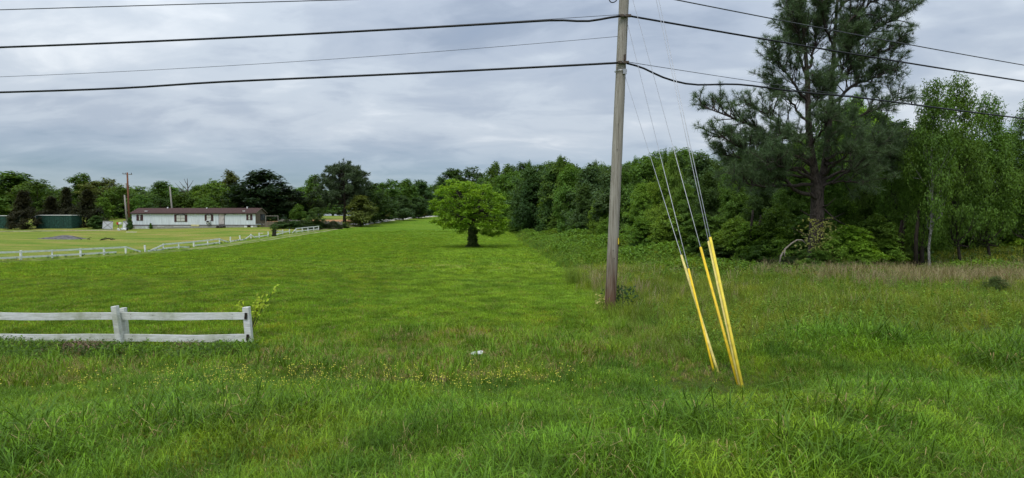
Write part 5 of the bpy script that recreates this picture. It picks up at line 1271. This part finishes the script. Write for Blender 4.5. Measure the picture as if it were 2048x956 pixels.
# brown weeds past the pale trunks
y = 27 + 14 * rng.random(5200); x = 17 + 26 * rng.random(len(y)); k = x > .60 * y; x, y = x[k], y[k]
scatter("brown_weeds", [tuft("t", 81, 18, .25, .5, 1.0, .016, .7, GM_OLIVE), tuft("t", 82, 16, .25, .5, .9, .014, .7, GM_TAN), weed("w", 83, .8, 10, .09, GM_WEEDD, .4, 4)], x, y, .6 + .4 * rng.random(len(x)), "brownish weeds on the slope past the pale trunks", "weeds", [.5, .15, .35])
# weeds under the near fence
n = 3600; x = rng.uniform(-15, -4.9, n); y = 11.15 + rng.normal(-.45, .32, n); k = (y < 11.42) & (rng.random(n) < .35 + .65 * noise2(x, y, 1.1, 5)); x, y = x[k], y[k]
scatter("fence_weeds", [weed("w", 91, .32, 9, .035, GM_WEEDD), weed("w", 92, .30, 8, .04, GM_WEED), tuft("t", 93, 16, .10, .12, .34, .008, .8, GM_LUSH), tuft("t", 94, 14, .1, .10, .26, .007, 1.0, GM_DRY)], x, y, (.4 + .5 * rng.random(len(x))) * np.interp(y, (10.2, 11.0, 11.4), (1.1, 1.0, .55)), "dark weeds crowding the foot of the near white fence", "weeds", [.42, .22, .28, .08])
n = 300; x = rng.uniform(-45, -33, n); yy = rng.uniform(46, 104, n); x = fence_x(yy) + rng.normal(0, .22, n)
scatter("fence_line_weeds", [weed("w", 95, .5, 9, .08, GM_WEEDD), tuft("t", 96, 18, .2, .2, .5, .02, .8, GM_LUSH)], x, yy, .25 + .4 * rng.random(n), "weeds along the foot of the far white fence", "weeds")
# yellow flowers
cl = [(320, 752, 1.2, .25, 90), (540, 785, 1.0, .3, 260), (440, 800, 1.0, .3, 110), (700, 792, 1.2, .3, 160), (820, 798, 1.1, .25, 200), (960, 795, 1.0, .25, 150), (1040, 780, .5, .2, 60), (1620, 690, 1.2, .4, 60), (1500, 700, .8, .3, 40), (130, 790, .8, .3, 40)]
X, Y = [], []
for px, py, sx, sy, n in cl:
    d = 2.35 * F / (py - 440); n = int(n * .38); X.append(rng.normal(xat(px, d), sx * .9, n)); Y.append(rng.normal(d, sy * 1.7, n))
x, y = np.concatenate(X), np.concatenate(Y)
scatter("yellow_flowers", [flower("f", 1, .20, 3, GM_YEL), flower("f", 2, .24, 4, GM_YEL), flower("f", 3, .16, 2, GM_YEL)], x, y, .8 + .5 * rng.random(len(x)), "tiny yellow flowers dotting the ditch", "flowers")


# ------------------------------------------------------------------ small things
def sapling():
    r = np.random.default_rng(15); B = Vector(at(500, 660, 12.3)); B.z = float(gz(B.x, B.y)); o = empty("sapling", B); tag(o, "young yellow-green sapling behind the near fence's end post", "sapling")
    mb = MB(); c = []
    for px, py in ((550, 577), (530, 585), (515, 592), (480, 600), (485, 610), (520, 605)):
        e = np.array(at(px, py, 12.3 + r.normal(0, .15))) - np.array(B); mid = e * .5 + np.array((0, 0, .10)); mb.tube([(0, 0, 0), mid, e], [.008, .006, .003], 4)
        for k in range(22): t = .35 + .65 * r.random(); c.append((mid * (2 * t) if t < .5 else mid + (e - mid) * (2 * t - 1)) + r.normal(0, .035, 3))
    mb.build("stem", M_DARKBARK, o); c = np.array(c); v, f = leaf_quads(c, r.normal(0, .4, (len(c), 3)) + (0, -.6, .8), .045, r, .6); q = link(bpy.data.objects.new("foliage", mesh_np("foliage", v, f, M_LEAF)), o); q.color = (.34, .46, .04, 1)


sapling()


def dead_clump(px, py, d, n, lab, sp):
    r = np.random.default_rng(px); V, Fc = [], []; B = np.array(at(px, py, d)); B[2] = float(gz(B[0], d))
    for i in range(n):
        a = r.random() * 6.28; b = np.array((r.normal(0, sp), r.normal(0, .12), .02 + .16 * r.random())); L = .16 + .22 * r.random(); dd = np.array((math.cos(a), math.sin(a) * .6 - .5, -.25 + .3 * r.random())); s = np.array((-dd[1], dd[0], .3)) * .005; o = len(V)
        m = b + dd * L * .5 + (0, 0, .06); V += [b - s, b + s, m - s, m + s, b + dd * L]; Fc += [(o, o + 1, o + 3), (o, o + 3, o + 2), (o + 2, o + 3, o + 4)]
    q = link(bpy.data.objects.new("dead_grass_clump", mesh_np("dead_grass_clump", V, Fc, plain("dead_grass_%d" % px, (.23, .155, .11), .9, .1, .2)))); q.location = B; tag(q, lab, "grass clump")


dead_clump(160, 712, 10.9, 700, "brown clump of dead grass under the near fence", .25)
dead_clump(365, 703, 11.0, 120, "small patch of dead grass under the fence's second bay", .12)


def litter():
    r = np.random.default_rng(3); B = Vector(at(955, 722, 9.75)); B.z = float(gz(B.x, B.y)) + .02; o = empty("litter_bag", B); tag(o, "crumpled white litter lying in the ditch grass", "litter")
    import bmesh
    for k, (dx, s, m) in enumerate(((-.06, .045, M_WHITEP), (.04, .055, M_WHITEP), (.09, .04, plain("brown_paper", (.28, .17, .10), .8)))):
        bm = bmesh.new(); bmesh.ops.create_icosphere(bm, subdivisions=2, radius=s)
        for v in bm.verts: v.co = v.co * (1 + r.normal(0, .28)); v.co.z *= .6
        me = bpy.data.meshes.new("scrap"); bm.to_mesh(me); bm.free(); me.materials.append(m); q = link(bpy.data.objects.new("scrap", me), o); q.location = (dx, (.0, .03, .12)[k], .10)


litter()


def pole_plants():
    r = np.random.default_rng(9); B = pole_c(622); B.z = float(gz(B.x, B.y))
    for px, py, n, sp, col, lab in ((1205, 606, 46, .12, (.42, .40, .18), "pale yellowing leaves climbing the pole's foot"), (1243, 588, 260, .20, (.04, .085, .03), "dark green plant growing against the pole's foot")):
        c0 = np.array(at(px, py, PD + .15)); h = max(.3, c0[2] - B.z); c = np.c_[r.normal(0, sp, n), r.normal(0, .12, n), r.random(n) * h * 1.5]; v, f = leaf_quads(c, r.normal(0, .5, (n, 3)) + (0, -.6, .7), .045, r, .55)
        o = empty("weed_plant", (c0[0], PD + .1, float(gz(c0[0], PD)))); tag(o, lab, "plant"); q = link(bpy.data.objects.new("foliage", mesh_np("foliage", v, f, M_LEAF)), o); q.color = (*col, 1)
        MB().tube([(0, 0, -.05), (.02, 0, h * .6), (0, 0, h * 1.4)], [.012, .009, .004], 5).build("stem", M_DARKBARK, o)
    d = 17.5; x = xat(1995, d); T("layer0", 1995, d, 552, 54, (.10, .175, .06), "small dark bushy seedling in the weeds near the picture edge", "seedling", None, "seedling")


pole_plants()
